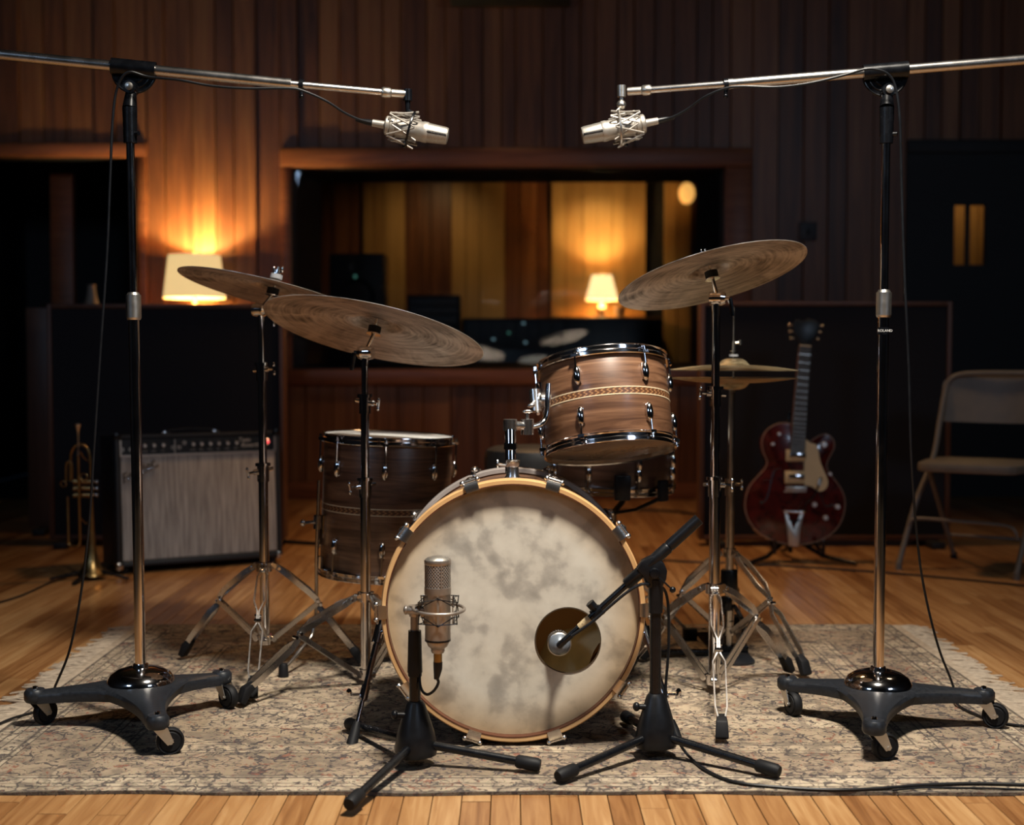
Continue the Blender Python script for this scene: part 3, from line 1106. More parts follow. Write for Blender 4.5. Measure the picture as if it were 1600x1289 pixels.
# damping blanket inside
mb = MB()
vs, fs = [], []
for i in range(17):
    for j in range(25):
        u_, w_2 = i / 16, j / 24
        a = radians(-155 + 150 * w_2)
        r_ = Rs - 0.012 - 0.098 * (sin(pi * w_2) ** 0.6) * (0.72 + 0.28 * sin(5 * w_2 * pi + 4 * u_)) - (0.05 * sin(pi * u_) if 0.55 < w_2 < 0.95 else 0.02 * sin(pi * u_))
        vs.append((cos(a) * r_, sin(a) * r_, -0.06 - 0.29 * u_))
for i in range(16):
    for j in range(24):
        a = i * 25 + j
        fs.append((a, a + 1, a + 26, a + 25))
MB().add(vs, fs).build('damping_blanket', 'cloth', bd_, local=True, ang=180)
# claws, rods and lugs
cl = MB()
cl.bar([(R0 - 0.0135, 0, 0.0025), (R0 - 0.001, 0, 0.0035), (R0 + 0.004, 0, 0.002), (R0 + 0.006, 0, -0.012), (R0 + 0.008, 0, -0.040)], (0, 1, 0),
       [0.014, 0.0155, 0.015, 0.012, 0.008], 0.0018)
cl.ball((R0 + 0.010, 0, -0.030), 1, (0.008, 0.010, 0.014), 12)
cl.rod((R0 + 0.010, -0.017, -0.006), (R0 + 0.010, 0.017, -0.006), 0.0048, n=10)
cl.ball((R0 + 0.010, -0.017, -0.006), 0.0065, n=10).ball((R0 + 0.010, 0.017, -0.006), 0.0065, n=10)
clo = cl.build('claw', 'softchrome', bd_, local=True)
rd = MB().rod((R0 + 0.009, 0, -0.040), (Rs + 0.016, 0, -0.130), 0.0032, n=8)
rd.build('tension_rod', 'chrome', clo, local=True)
ang = [radians(36 * k + 0.5) for k in range(10)]
ringcopy(clo, ang)
lg = MB().ball((Rs + 0.008, 0, -0.205), 1, (0.012, 0.011, 0.075), 14).box(Rs - 0.002, Rs + 0.006, -0.008, 0.008, -0.265, -0.145).build('lug', 'chrome', bd_, local=True)
ringcopy(lg, ang)
rc = MB()
rc.bar([(R0 - 0.016, 0, -0.408), (R0 + 0.002, 0, -0.409), (R0 + 0.006, 0, -0.395), (R0 + 0.008, 0, -0.366)], (0, 1, 0), [0.014, 0.014, 0.012, 0.008], 0.0018)
rc.ball((R0 + 0.010, 0, -0.375), 1, (0.008, 0.010, 0.014), 12)
rc.rod((R0 + 0.008, 0, -0.370), (Rs + 0.016, 0, -0.280), 0.0032, n=8)
ringcopy(rc.build('rear_claw', 'softchrome', bd_, local=True), ang)
# spurs
RBi = RB.transposed()


def bl(w2):
    return RBi @ (V(w2) - bc)


for s, tip, top in ((-1, gr(549, 1166), at(592, 990, 3.06)), (1, gr(1060, 1163), at(1010, 992, 3.06))):
    T, B = bl(top), bl(tip)
    root = V((s * (Rs - 0.004) * cos(radians(13)), -(Rs - 0.004) * sin(radians(13)), T.z))
    d = (B - T).normalized()
    mb = MB().lathe([(0, -0.004), (0.026, -0.004), (0.026, 0.003), (0.016, 0.010), (0.016, 0.026), (0, 0.028)], root, V((s, -0.2, 0)), 20)
    mb.rod(root, T, 0.010)
    mb.rod(T - d * 0.018, T + d * 0.025, 0.0125)
    sp = mb.build('spur_bracket', 'chrome', bd_, local=True)
    k1 = T + (B - T) * 0.55
    MB().rod(T - d * 0.10, k1, 0.0072).rod(k1 - d * 0.02, k1 + d * 0.012, 0.010).rod(k1, B - d * 0.05, 0.0050).rod(k1, k1 + V((s * 0.03, 0.002, 0.01)), 0.0035).ball(
        k1 + V((s * 0.032, 0.006, 0.012)), 1, (0.007, 0.011, 0.003), 10).build('spur', 'chrome', bd_, local=True)
    MB().sweep([B - d * 0.055, B - d * 0.035, B - d * 0.0], [0.0075, 0.011, 0.013], 14).build('spur_tip', 'rubber', sp, local=True)
# tom holder on top of the shell
hb = at(801, 746, 3.03)
mb = MB()
q = bl(hb)
mb.lathe([(0.030, -0.006), (0.034, -0.003), (0.034, 0.001), (0.020, 0.006), (0.0145, 0.016), (0.0135, 0.034), (0.016, 0.037), (0.016, 0.048), (0.012, 0.050)], (q.x, Rs - 0.001, q.z), (0, 1, 0.035), 28)
mb.box(q.x - 0.048, q.x + 0.048, Rs - 0.003, Rs + 0.003, q.z - 0.022, q.z + 0.022)
mb.rod((q.x - 0.014, Rs + 0.036, q.z), (q.x - 0.032, Rs + 0.038, q.z), 0.0035, n=8)
mb.ball((q.x - 0.034, Rs + 0.040, q.z), 1, (0.004, 0.010, 0.006), 10)
mb.build('holder_base', 'softchrome', bd_, local=True)
p0, p1 = at(798, 740, 3.05), at(797, 662, 3.08)
mb = MB().sweep([bl(p0), bl(p1)], 0.0125, 18)
mb.rod(bl(at(797.5, 702, 3.065)), bl(at(797.5, 692, 3.065)), 0.0155)
mb.build('holder_post', 'chrome', bd_, local=True)
a, b_ = at(797, 664, 3.08), at(824, 666, 3.10)
mb = MB().rod(bl(at(797, 673, 3.08)), bl(at(797, 655, 3.08)), 0.0160, n=20)
mb.rod(bl(a), bl(b_), 0.0105)
mb.rod(bl(at(824, 679, 3.10)), bl(at(824, 655, 3.10)), 0.0150, n=20)
mb.rod(bl(at(824, 655, 3.10)), bl(at(824, 645, 3.10)), 0.004, n=8)
mb.ball(bl(at(824, 643, 3.10)), 1, (0.012, 0.005, 0.004), 12)
mb.build('holder_clamp', 'softchrome', bd_, local=True)
path = catmull([at(824, 668, 3.10), at(842, 664, 3.11), at(851, 656, 3.12), at(855, 640, 3.13), at(856, 622, 3.14), at(857, 600, 3.15)], 6)
MB().sweep([bl(q) for q in path], 0.0068, 12).build('holder_arm', 'chrome', bd_, local=True)

# ---- rack tom
th_, ro_ = radians(14.5), radians(4.6)
zt = V((-sin(ro_) * cos(th_), sin(th_), cos(ro_) * cos(th_)))
tc = at(953, 700, 3.25)
RT = frame(zt)
tom = thing('rack_tom', 'small walnut rack tom with pale inlay band, tilted above the bass drum', 'drum', tc, RT.to_euler())
drum(tom, 0.155, 0.205, 6, radians(-90 - 27), 0.155, 0.052, inlay=0.107)
# bracket on its left side
RTi = RT.transposed()
bx = at(872, 606, 3.20)
tl = RTi @ (bx - tc)
ax_ = V((-0.94, -0.34, 0))
mb = MB().lathe([(0.0, -0.012), (0.027, -0.012), (0.027, 0.002), (0.020, 0.005), (0.020, 0.022), (0.014, 0.026), (0.012, 0.036), (0, 0.036)], V((0, 0, 0.118)) - ax_ * -0.153, ax_, 24)
pp = V((0, 0, 0.118)) + ax_ * 0.184
mb.rod(pp + V((0, 0, 0.026)), pp - V((0, 0, 0.028)), 0.0135, n=18)
mb.rod(pp, pp + V((-0.01, -0.035, -0.018)), 0.0042, n=8)
mb.ball(pp + V((-0.012, -0.038, -0.020)), 1, (0.010, 0.005, 0.006), 10)
mb.rod(pp - V((0, 0, 0.02)), pp + V((0.004, -0.02, -0.038)), 0.0042, n=8)
mb.build('mount_bracket', 'softchrome', tom, local=True)

# ---- floor tom
ftY = 3.74
fb = at(600, 889, ftY)
zf_ = V((sin(radians(2.3)), 0, cos(radians(2.3))))
RF = frame(zf_)
ft = thing('floor_tom', 'deep dark walnut floor tom with white head behind the cymbal stands', 'drum', fb, RF.to_euler())
drum(ft, 0.178, 0.365, 8, radians(-90 - 42), 0.290, 0.075, inlay=0.178)
RFi = RF.transposed()


def fl_(w2):
    return RFi @ (V(w2) - fb)


for i, (a_, foot) in enumerate(((-152, gr(443, 1062)), (-28, None), (90, None))):
    a = radians(a_)
    d = V((cos(a), sin(a), 0))
    br = MB().box(-0.004, 0.012, -0.011, 0.011, -0.055, 0.025, R=Matrix.Rotation(a, 3, 'Z'), o=d * 0.178 + V((0, 0, 0.13)))
    br.rod(d * 0.200 + V((0, 0, 0.155)), d * 0.200 + V((0, 0, 0.118)), 0.0115, n=14)
    br.rod(d * 0.200 + V((0, 0, 0.137)), d * 0.240 + V((0, 0, 0.135)), 0.0045, n=8)
    br.ball(d * 0.242 + V((0, 0, 0.135)), 1, (0.008, 0.008, 0.010), 10)
    br.rod(d * 0.190 + V((0, 0, 0.010)), d * 0.190 + V((0, 0, 0.042)), 0.010, n=12)
    bo = br.build('leg_bracket', 'chrome', ft, local=True)
    ftw = foot if foot is not None else fb + RF @ (d * 0.235)
    ftw = V((ftw.x, ftw.y, 0.008))
    F_ = fl_(ftw + V((0, 0, 0.018)))
    top = d * 0.200 + V((0, 0, 0.25))
    low = d * 0.198 + V((0, 0, -0.145))
    MB().sweep(catmull([top, d * 0.200 + V((0, 0, 0.05)), low, F_ * 0.45 + low * 0.55 + V((0, 0, -0.014)), F_], 6), 0.0050, 10).build('leg', 'nickel', ft, local=True)
    MB().sweep([fl_(ftw + V((0, 0, 0.036))), fl_(ftw + V((0, 0, 0.030))), fl_(ftw)], [0.0085, 0.012, 0.014], 14).build('rubber_foot', 'rubber', bo, local=True)

# ---- snare and its stand
sY = 3.93
sb = at(957, 757, sY)
RS = frame(V((0.03, -0.03, 1)))
sn = thing('snare_drum', 'shallow dark snare drum half hidden under the rack tom', 'drum', sb, RS.to_euler())
drum(sn, 0.176, 0.125, 8, radians(-90 + 19), 0.082, 0.046, shell='darkshell')
d = V((cos(radians(-76)), sin(radians(-76)), 0))
MB().box(-0.005, 0.020, -0.022, 0.022, -0.020, 0.050, R=Matrix.Rotation(radians(-84), 3, 'Z'), o=V((0.012, -0.186, 0.0))).build('strainer_cover', 'black', sn, local=True, bevel=0.003)
ss = thing('snare_stand', 'low chrome basket stand with rubber arms holding the snare drum', 'stand', (sb.x, sb.y, 0.008))
c0 = V((sb.x, sb.y, sb.z - 0.085))
mb = MB().rod((sb.x, sb.y, 0.10), c0, 0.0125)
mb.rod((sb.x, sb.y, 0.30), (sb.x, sb.y, 0.34), 0.018)
mb.build('post', 'nickel', ss)
for a_ in (-50, 70, 190):
    a = radians(a_)
    d = V((cos(a), sin(a), 0))
    e = c0 + d * 0.200 + V((0, 0, 0.062))
    arm = MB().bar([c0, c0 + d * 0.10 + V((0, 0, 0.02)), e], V((-sin(a), cos(a), 0)), 0.008, 0.005).build('basket_arm', 'black', ss, bevel=0.002)
    MB().box(-0.006, 0.012, -0.016, 0.016, -0.010, 0.050, R=Matrix.Rotation(a, 3, 'Z'), o=e).build('grip', 'rubber', arm, bevel=0.004)
for a_ in (-104, 16, 136):
    a = radians(a_)
    d = V((cos(a), sin(a), 0))
    t_ = V((sb.x, sb.y, 0.27))
    f_ = V((sb.x, sb.y, 0.025)) + d * 0.25
    lg = MB().bar([t_, t_ + (f_ - t_) * 0.5, f_], V((-sin(a), cos(a), 0)), 0.010, 0.004).build('leg', 'nickel', ss)
    MB().bar([t_ + (f_ - t_) * 0.5, V((sb.x, sb.y, 0.11))], V((-sin(a), cos(a), 0)), 0.006, 0.0025).build('brace', 'nickel', lg)
    MB().box(-0.022, 0.018, -0.013, 0.013, -0.017, 0.018, R=Matrix.Rotation(a, 3, 'Z'), o=f_).build('rubber_foot', 'rubber', lg, bevel=0.004)


# ================================================================== CYMBALS AND THEIR STANDS
def cymbal(name, label, c, R, n_, group=None, bellr=0.055, bow=0.020, mat='bronze', flip=1, n=96):
    Rm = frame(n_)
    pr = []
    for i in range(8):
        t = i / 7
        r = 0.006 + (bellr - 0.006) * t
        pr.append((r, bow + 0.019 * (1 - t ** 3.0)))
    for i in range(1, 11):
        t = i / 10
        r = bellr + (R - bellr) * t
        pr.append((r, bow * (1 - t ** 1.7)))
    up = [(r, h * flip) for r, h in pr]
    dn = [(r, h * flip - 0.0016) for r, h in reversed(pr)]
    o = MB().lathe(up + dn, n=n, closed=True).build(name, mat, None, local=True, loc=None, ang=60)
    o.location = c
    o.rotation_euler = Rm.to_euler()
    return tag(o, label, 'cymbal', group)


def wing(mb, p, d, r=0.012):
    d = V(d).normalized()
    mb.rod(p, V(p) + d * 0.016, 0.0038, n=8)
    u, b = perp(d)
    e = V(p) + d * 0.020
    mb.ball(e + b * r * 0.8, 1, (0.004, 0.004, 0.007), 8)
    mb.ball(e - b * r * 0.8, 1, (0.004, 0.004, 0.007), 8)
    mb.rod(e - b * r * 0.8, e + b * r * 0.8, 0.0026, n=8)
    return mb


def stand_leg(root, C0, foot, zc, zb, pinch=True, wide=0.013, foot_rot=None, thick=0.0016, depth=0.0075, u=None):
    """double braced tripod leg from the collar at height zc to the foot, brace back to the pole at zb"""
    f = V((foot.x, foot.y, 0.022))
    h = (f - V((C0.x, C0.y, 0)))
    h.z = 0
    r = h.length
    h.normalize()
    lat = V((-h.y, h.x, 0))
    top = V((C0.x, C0.y, zc)) + h * 0.028
    end = f + V((0, 0, 0.022)) - h * 0.006
    # slight knee outward
    leg = None
    K = [0.0, 0.05, 0.14, 0.40, 0.50, 0.55, 0.62, 0.90, 1.0]
    Wd = [0.3, 0.3, 1.0, 1.1, 0.18, 0.18, 1.1, 1.0, 0.35] if pinch else [0.4, 0.9, 1, 1, 1, 1, 1, 0.9, 0.5]

    def P(t, s):
        q = top + (end - top) * t
        q.z += 0.030 * sin(pi * t) * (0.5 if t > .5 else 1)
        return q + lat * s * wide * Wd[K.index(t)]
    for s in (-1, 1):
        mb = MB().bar([P(t, s) for t in K], lat, thick, depth)
        if leg is None:
            leg = mb.build('leg', 'softchrome', root)
        else:
            mb.build('leg_rail', 'softchrome', leg)
    for t in (0.05, 0.52, 0.56):
        q = P(0.05, 0) if t == 0.05 else top + (end - top) * t + V((0, 0, 0.028))
        MB().rod(q - lat * 0.009, q + lat * 0.009, 0.0045, n=8).build('rivet', 'chrome', leg)
    mid = top + (end - top) * 0.52 + V((0, 0, 0.022))
    bt = V((C0.x, C0.y, zb)) + h * 0.022
    mb = MB()
    for s in (-1, 1):
        mb.bar([mid + lat * s * 0.006, bt + lat * s * 0.009], lat, thick, depth * 0.8)
    mb.build('brace', 'softchrome', leg)
    dr_ = (end - top).normalized()
    a = end - dr_ * 0.03
    MB().bar([a, end - dr_ * 0.005, f + h * 0.006 + V((0, 0, -0.004))], lat, [0.010, 0.013, 0.015], [0.008, 0.012, 0.008]).build('rubber_foot', 'rubber', leg, bevel=0.003)


def cymbal_stand(name, label, C0, feet, zc, zb, tubes, joints, tilter, lean=None, wings=None, felt='darkfelt', top_felt=None):
    """tubes: [(z0, z1, r)]; joints: [(z, r, wing direction)]; tilter: (pivot, cymbal centre, normal)"""
    root = thing(name, label, 'stand', (C0.x, C0.y, 0.008))
    lean = lean or V((0, 0, 0))

    def X(z):
        return V((C0.x, C0.y, z)) + lean * z
    for i, (z0, z1, r) in enumerate(tubes):
        MB().rod(X(z0), X(z1), r, n=20).build('tube', 'chrome', root)
    for z, r, wd in joints:
        mb = MB().rod(X(z - 0.030), X(z + 0.012), r, r * 1.02, n=20).rod(X(z + 0.012), X(z + 0.020), r * 1.3, n=20)
        d = V(wd).normalized()
        mb.rod(X(z), X(z) + d * (r + 0.010), 0.0075, n=10)
        wing(mb, X(z) + d * (r + 0.006), d, 0.014)
        mb.rod(X(z) - d * r, X(z) - d * (r + 0.012), 0.005, n=8)
        mb.build('height_clamp', 'chrome', root)
    mb = MB().rod(X(zc - 0.014), X(zc + 0.010), 0.022, n=20)
    m2 = MB().rod(X(zb - 0.014), X(zb + 0.012), 0.0185, n=20)
    for f in feet:
        h = V((f.x - C0.x, f.y - C0.y, 0)).normalized()
        lat = V((-h.y, h.x, 0))
        for z, mm in ((zc, mb), (zb, m2)):
            q = X(z) + h * 0.026
            mm.rod(q - lat * 0.009, q + lat * 0.009, 0.008, n=10)
            mm.rod(X(z), q, 0.007, n=8)
    mb.build('leg_collar', 'chrome', root)
    m2.build('brace_collar', 'chrome', root)
    for f in feet:
        stand_leg(root, C0, f, zc, zb)
    pv, cc, nn = tilter
    nn = V(nn).normalized()
    mb = MB().ball(pv, 0.016, n=16)
    mb.rod(X(tubes[-1][1] - 0.02), pv, 0.0095)
    side = V((1, -0.25, 0)).normalized() * (-1 if wings == 'left' else 1)
    mb.lathe([(0, -0.020), (0.017, -0.020), (0.019, -0.008), (0.017, 0.002), (0.019, 0.010), (0.014, 0.020), (0, 0.021)], pv, side, 20)
    tl_ = mb.build('tilter', 'chrome', root)
    mb = MB().rod(V(pv) + side * 0.018, V(pv) + side * 0.030, 0.006, n=10)
    mb.sweep([V(pv) + side * 0.030, V(pv) + side * 0.034 + V((0, 0, -0.018)), V(pv) + side * 0.038 + V((0, 0, -0.045))], [0.006, 0.006, 0.0045], 8)
    mb.build('tilter_lever', 'blackmetal' if wings == 'left' else 'chrome', tl_)
    bell = cc + nn * 0.039
    MB().sweep([V(pv), cc - nn * 0.004, bell + nn * 0.034], [0.0060, 0.0045, 0.0034], 12).build('tilter_rod', 'nickel', tl_)
    MB().lathe([(0.005, -0.004), (0.015, -0.004), (0.0165, 0.0), (0.0165, 0.014), (0.005, 0.016)], cc + nn * 0.000, nn, 20, closed=True).build('lower_felt', 'darkfelt', tl_)
    MB().lathe([(0.004, -0.007), (0.019, -0.007), (0.019, -0.0045), (0.004, -0.0045)], cc, nn, 20, closed=True).build('washer', 'chrome', tl_)
    hz = 0.012
    if top_felt:
        MB().lathe([(0.0045, 0), (0.016, 0), (0.0165, 0.006), (0.016, 0.013), (0.0045, 0.013)], bell + nn * 0.001, nn, 24, closed=True).build('top_felt', 'felt', tl_)
        MB().lathe([(0.0045, 0.0135), (0.0165, 0.0135), (0.0165, 0.015), (0.0045, 0.015)], bell, nn, 24, closed=True).build('washer', 'chrome', tl_)
        hz = 0.016
    u, b = perp(nn)
    e = bell + nn * hz
    mb = MB().lathe([(0.0038, 0), (0.007, 0), (0.007, 0.010), (0.0038, 0.011)], e, nn, 14, closed=True)
    for s in (-1, 1):
        mb.ball(e + V((s * 0.0115, 0, 0)) + nn * 0.011, 1, (0.003, 0.0028, 0.0095), 10)
    mb.bar([e + V((-0.012, 0, 0)) + nn * 0.005, e + V((0.012, 0, 0)) + nn * 0.005], nn, 0.003, 0.002)
    mb.build('wing_nut', 'chrome', tl_)
    return root


def nrm(p_, r_):
    return V((sin(radians(r_)) * cos(radians(p_)), sin(radians(p_)), cos(radians(r_)) * cos(radians(p_))))


def zof(py, Y):
    return at(800, py, Y).z


# ride, front left
Y = 3.45
c_ = at(585, 516, Y - 0.02)
n_ = nrm(13.9, 11)
cymbal('ride_cymbal', 'widest cymbal, tilted with its streaked bronze underside showing, left of centre', c_ - n_ * 0.006, 0.284, n_, bellr=0.066, bow=0.022)
C0 = V((px2x(570, Y), Y, 0))
rf = [gr(379, 1104, 0.008), V((px2x(645, 3.36), 3.36, 0.008)), V((px2x(588, 3.74), 3.76, 0.008))]
rf[1] = V((-0.235, 3.26, 0.008))
rf[2] = V((-0.33, 3.73, 0.008))
cymbal_stand('cymbal_stand', 'chrome tripod stand carrying the widest cymbal, nearest the bass drum on its left', C0, rf, zof(931, Y), zof(1052, Y),
             [(zof(1060, Y), zof(762, Y), 0.0135), (zof(762, Y), zof(632, Y), 0.0110), (zof(640, Y), zof(560, Y), 0.0085)],
             [(zof(758, Y), 0.0165, (-1, -0.5, -0.15)), (zof(628, Y), 0.0150, (1, -0.5, -0.15))],
             (at(571, 551, Y), c_ - n_ * 0.004, n_), wings='left')
# crash, far left
Y = 3.64
c_ = at(426, 457, Y - 0.03)
n_ = nrm(7.6, 12.6)
cymbal('crash_cymbal', 'dark edge-on crash cymbal with grey felt on top, in front of the lit table lamp', c_ - n_ * 0.004, 0.254, n_, bellr=0.052, bow=0.018)
C0 = V((px2x(412, Y), Y, 0))
cymbal_stand('cymbal_stand', 'chrome tripod stand carrying the leftmost cymbal, in front of the amplifier', C0,
             [gr(288, 1030, 0.008), gr(561, 1040, 0.008), gr(394, 1096, 0.008)], zof(884, Y), zof(998, Y),
             [(zof(1004, Y), zof(738, Y), 0.0130), (zof(745, Y), zof(580, Y), 0.0110), (zof(590, Y), zof(484, Y), 0.0085)],
             [(zof(735, Y), 0.0160, (-1, -0.4, -0.2)), (zof(578, Y), 0.0150, (1, -0.5, 0.1))],
             (at(407, 484, Y), c_ - n_ * 0.002, n_), lean=V((-0.006, 0, 0)), top_felt=True)
# crash, right
Y = 3.36
c_ = at(1112, 430, Y - 0.02)
n_ = nrm(13.6, -12.8)
cymbal('crash_cymbal', 'bronze crash cymbal high on the right, tilted down to the left', c_ - n_ * 0.004, 0.238, n_, bellr=0.050, bow=0.018)
C0 = V((px2x(1118, Y), Y, 0))
cymbal_stand('cymbal_stand', 'chrome tripod stand carrying the right-hand crash cymbal, a narrow leg toward the viewer', C0,
             [gr(1128, 1160, 0.008), V((0.305, 3.52, 0.008)), V((0.735, 3.545, 0.008))], zof(918, Y), zof(1060, Y),
             [(zof(1066, Y), zof(756, Y), 0.0140), (zof(762, Y), zof(618, Y), 0.0115), (zof(625, Y), zof(470, Y), 0.0105)],
             [(zof(757, Y), 0.0175, (1, -0.4, 0)), (zof(616, Y), 0.0155, (-1, -0.3, 0.1))],
             (at(1121, 466, Y), c_ - n_ * 0.004, n_))

# hi-hat
Y = 3.82
hx = px2x(1146, Y)
zt_, zb_ = zof(577, Y), zof(590, Y)
cymbal('hi_hat_cymbal', 'upper hi-hat cymbal, bell up, lying almost edge-on behind the right crash stand', V((hx, Y, zt_ - 0.002)), 0.180, nrm(0.0, 0.3), None, 0.045, 0.014, 'hatbronze')
cymbal('hi_hat_cymbal', 'lower hi-hat cymbal, bell down, just under its partner', V((hx, Y, zb_)), 0.180, nrm(0.3, 0.0), None, 0.045, 0.014, 'hatbronze', flip=-1)
hh = thing('hi_hat_stand', 'chrome hi-hat stand with pedal and pull rod, behind the right cymbal stand', 'stand', (hx, Y, 0.008))
X0 = px2x(1141, Y)
MB().rod((hx - 0.006, Y, zof(760, Y)), (hx - 0.004, Y, zof(602, Y)), 0.0095).build('tube', 'nickel', hh)
MB().rod((hx - 0.010, Y, zof(1010, Y)), (hx - 0.006, Y, zof(755, Y)), 0.0125).build('tube', 'nickel', hh)
MB().rod((hx, Y, zof(620, Y)), (hx, Y, zof(480, Y)), 0.0032, n=10).build('pull_rod', 'nickel', hh)
MB().lathe([(0.003, 0), (0.013, 0), (0.020, 0.006), (0.020, 0.009), (0.003, 0.010)], (hx, Y, zof(607, Y)), (0, 0, 1), 20, closed=True).rod((hx - 0.004, Y, zof(612, Y)), (hx, Y, zof(604, Y)), 0.010).build('seat_cup', 'nickel', hh)
mb = MB().rod((hx, Y, zof(548, Y)), (hx, Y, zof(534, Y)), 0.0065, n=12)
mb.lathe([(0.0033, 0), (0.0115, 0), (0.0115, 0.005), (0.0033, 0.005)], (hx, Y, zof(550, Y)), (0, 0, 1), 16, closed=True)
mb.lathe([(0.0033, 0), (0.010, 0), (0.010, 0.004), (0.0033, 0.004)], (hx, Y, zof(553.5, Y)), (0, 0, 1), 16, closed=True)
mb.rod((hx, Y, zof(536, Y)), (hx + 0.022, Y - 0.004, zof(535, Y)), 0.0040, n=8)
mb.rod((hx + 0.018, Y - 0.006, zof(539, Y)), (hx + 0.018, Y - 0.006, zof(531, Y)), 0.0055, n=10)
mb.build('clutch', 'nickel', hh)
MB().lathe([(0.0033, 0.0), (0.013, 0.0), (0.013, 0.006), (0.0033, 0.006)], (hx, Y, zof(557, Y)), (0, 0, 1), 18, closed=True).build('felt', 'felt', hh)
mb = MB().rod((hx - 0.007, Y, zof(774, Y)), (hx - 0.007, Y, zof(748, Y)), 0.0155)
wing(mb, V((hx - 0.007, Y, zof(756, Y))) + V((0.012, -0.01, 0)), (1, -0.6, 0))
mb.build('height_clamp', 'nickel', hh)
hc0 = V((hx - 0.009, Y, 0))
zc, zb = zof(862, Y), zof(985, Y)
MB().rod(hc0 + V((0, 0, zc - 0.014)), hc0 + V((0, 0, zc + 0.01)), 0.020).build('leg_collar', 'nickel', hh)
MB().rod(hc0 + V((0, 0, zb - 0.012)), hc0 + V((0, 0, zb + 0.012)), 0.018).build('brace_collar', 'nickel', hh)
for f in (gr(1258, 1060, 0.008), V((hx - 0.265, Y - 0.12, 0.008)), V((hx + 0.06, Y + 0.28, 0.008))):
    stand_leg(hh, hc0, f, zc, zb)
MB().rod(hc0 + V((0, 0, zof(925, Y))), hc0 + V((0, 0, zof(890, Y))), 0.026, 0.024, n=20).build('spring_housing', 'black', hh, bevel=0.003)
mb = MB()
mb.box(hx - 0.045, hx + 0.045, Y - 0.02, Y + 0.02, 0.009, 0.03)
mb.bar([(hx - 0.04, Y, 0.03), (hx - 0.038, Y, 0.10), (hx - 0.02, Y, 0.145)], (0, 1, 0), 0.012, 0.006)
mb.bar([(hx + 0.035, Y, 0.03), (hx + 0.033, Y, 0.10), (hx + 0.005, Y, 0.145)], (0, 1, 0), 0.012, 0.006)
mb.rod((hx - 0.015, Y, 0.13), (hx - 0.015, Y, 0.17), 0.017)
mb.build('pedal_frame', 'blackmetal', hh, bevel=0.003)
mb = MB().rod((hx - 0.008, Y, 0.05), (hx - 0.008, Y, 0.15), 0.0085, n=12)
mb.ring((hx - 0.008, Y, 0.08), (0, 0, 1), 0.010, 0.003, 16, 6).ring((hx - 0.008, Y, 0.10), (0, 0, 1), 0.010, 0.003, 16, 6)
mb.build('spring', 'blackmetal', hh)
MB().bar([(hx - 0.02, Y + 0.01, 0.075), (hx - 0.03, Y + 0.30, 0.02)], (1, 0, 0), 0.042, 0.004).build('footboard', 'nickel', hh, bevel=0.002)
pl_ = V((hx - 0.01, Y - 0.10, 0))
pts = [(pl_.x + 0.055 * cos(a), pl_.y + 0.045 * sin(a) - 0.02) for a in [radians(180 + 10 * k) for k in range(19)]] + [(pl_.x + 0.05, Y + 0.02), (pl_.x - 0.05, Y + 0.02)]
MB().prism((pts, 0.0085, 0.0135), Matrix.Identity(3)).build('base_plate', 'iron', hh)
MB().bar([(hx - 0.05, Y - 0.03, 0.016), (hx - 0.20, Y - 0.06, 0.022), (hx - 0.33, Y - 0.02, 0.018)], (0, 1, 0), 0.014, 0.007).build('radius_rod', 'blackmetal', hh, bevel=0.002)

# drum throne
ty = 4.62
tx = px2x(838, ty)
tz = zof(696, ty)
th = thing('drum_throne', 'round black vinyl drum throne behind the bass drum', 'stool', (tx, ty, 0))
MB().lathe([(0, 0), (0.165, 0), (0.178, 0.012), (0.180, 0.05), (0.172, 0.078), (0.150, 0.088), (0, 0.092)], (tx, ty, tz - 0.092), (0, 0, 1), 48).build('seat', 'vinyl', th)
MB().rod((tx, ty, 0.12), (tx, ty, tz - 0.09), 0.013).rod((tx, ty, tz - 0.12), (tx, ty, tz - 0.085), 0.05, 0.06).build('post', 'nickel', th)
for a_ in (-30, 90, 210):
    a = radians(a_)
    d = V((cos(a), sin(a), 0))
    t_, f_ = V((tx, ty, 0.33)), V((tx, ty, 0.02)) + d * 0.25
    l_ = MB().bar([t_, f_], V((-sin(a), cos(a), 0)), 0.012, 0.005).build('leg', 'nickel', th)
    MB().box(-0.02, 0.018, -0.015, 0.015, -0.019, 0.018, R=Matrix.Rotation(a, 3, 'Z'), o=f_).build('rubber_foot', 'rubber', l_, bevel=0.004)


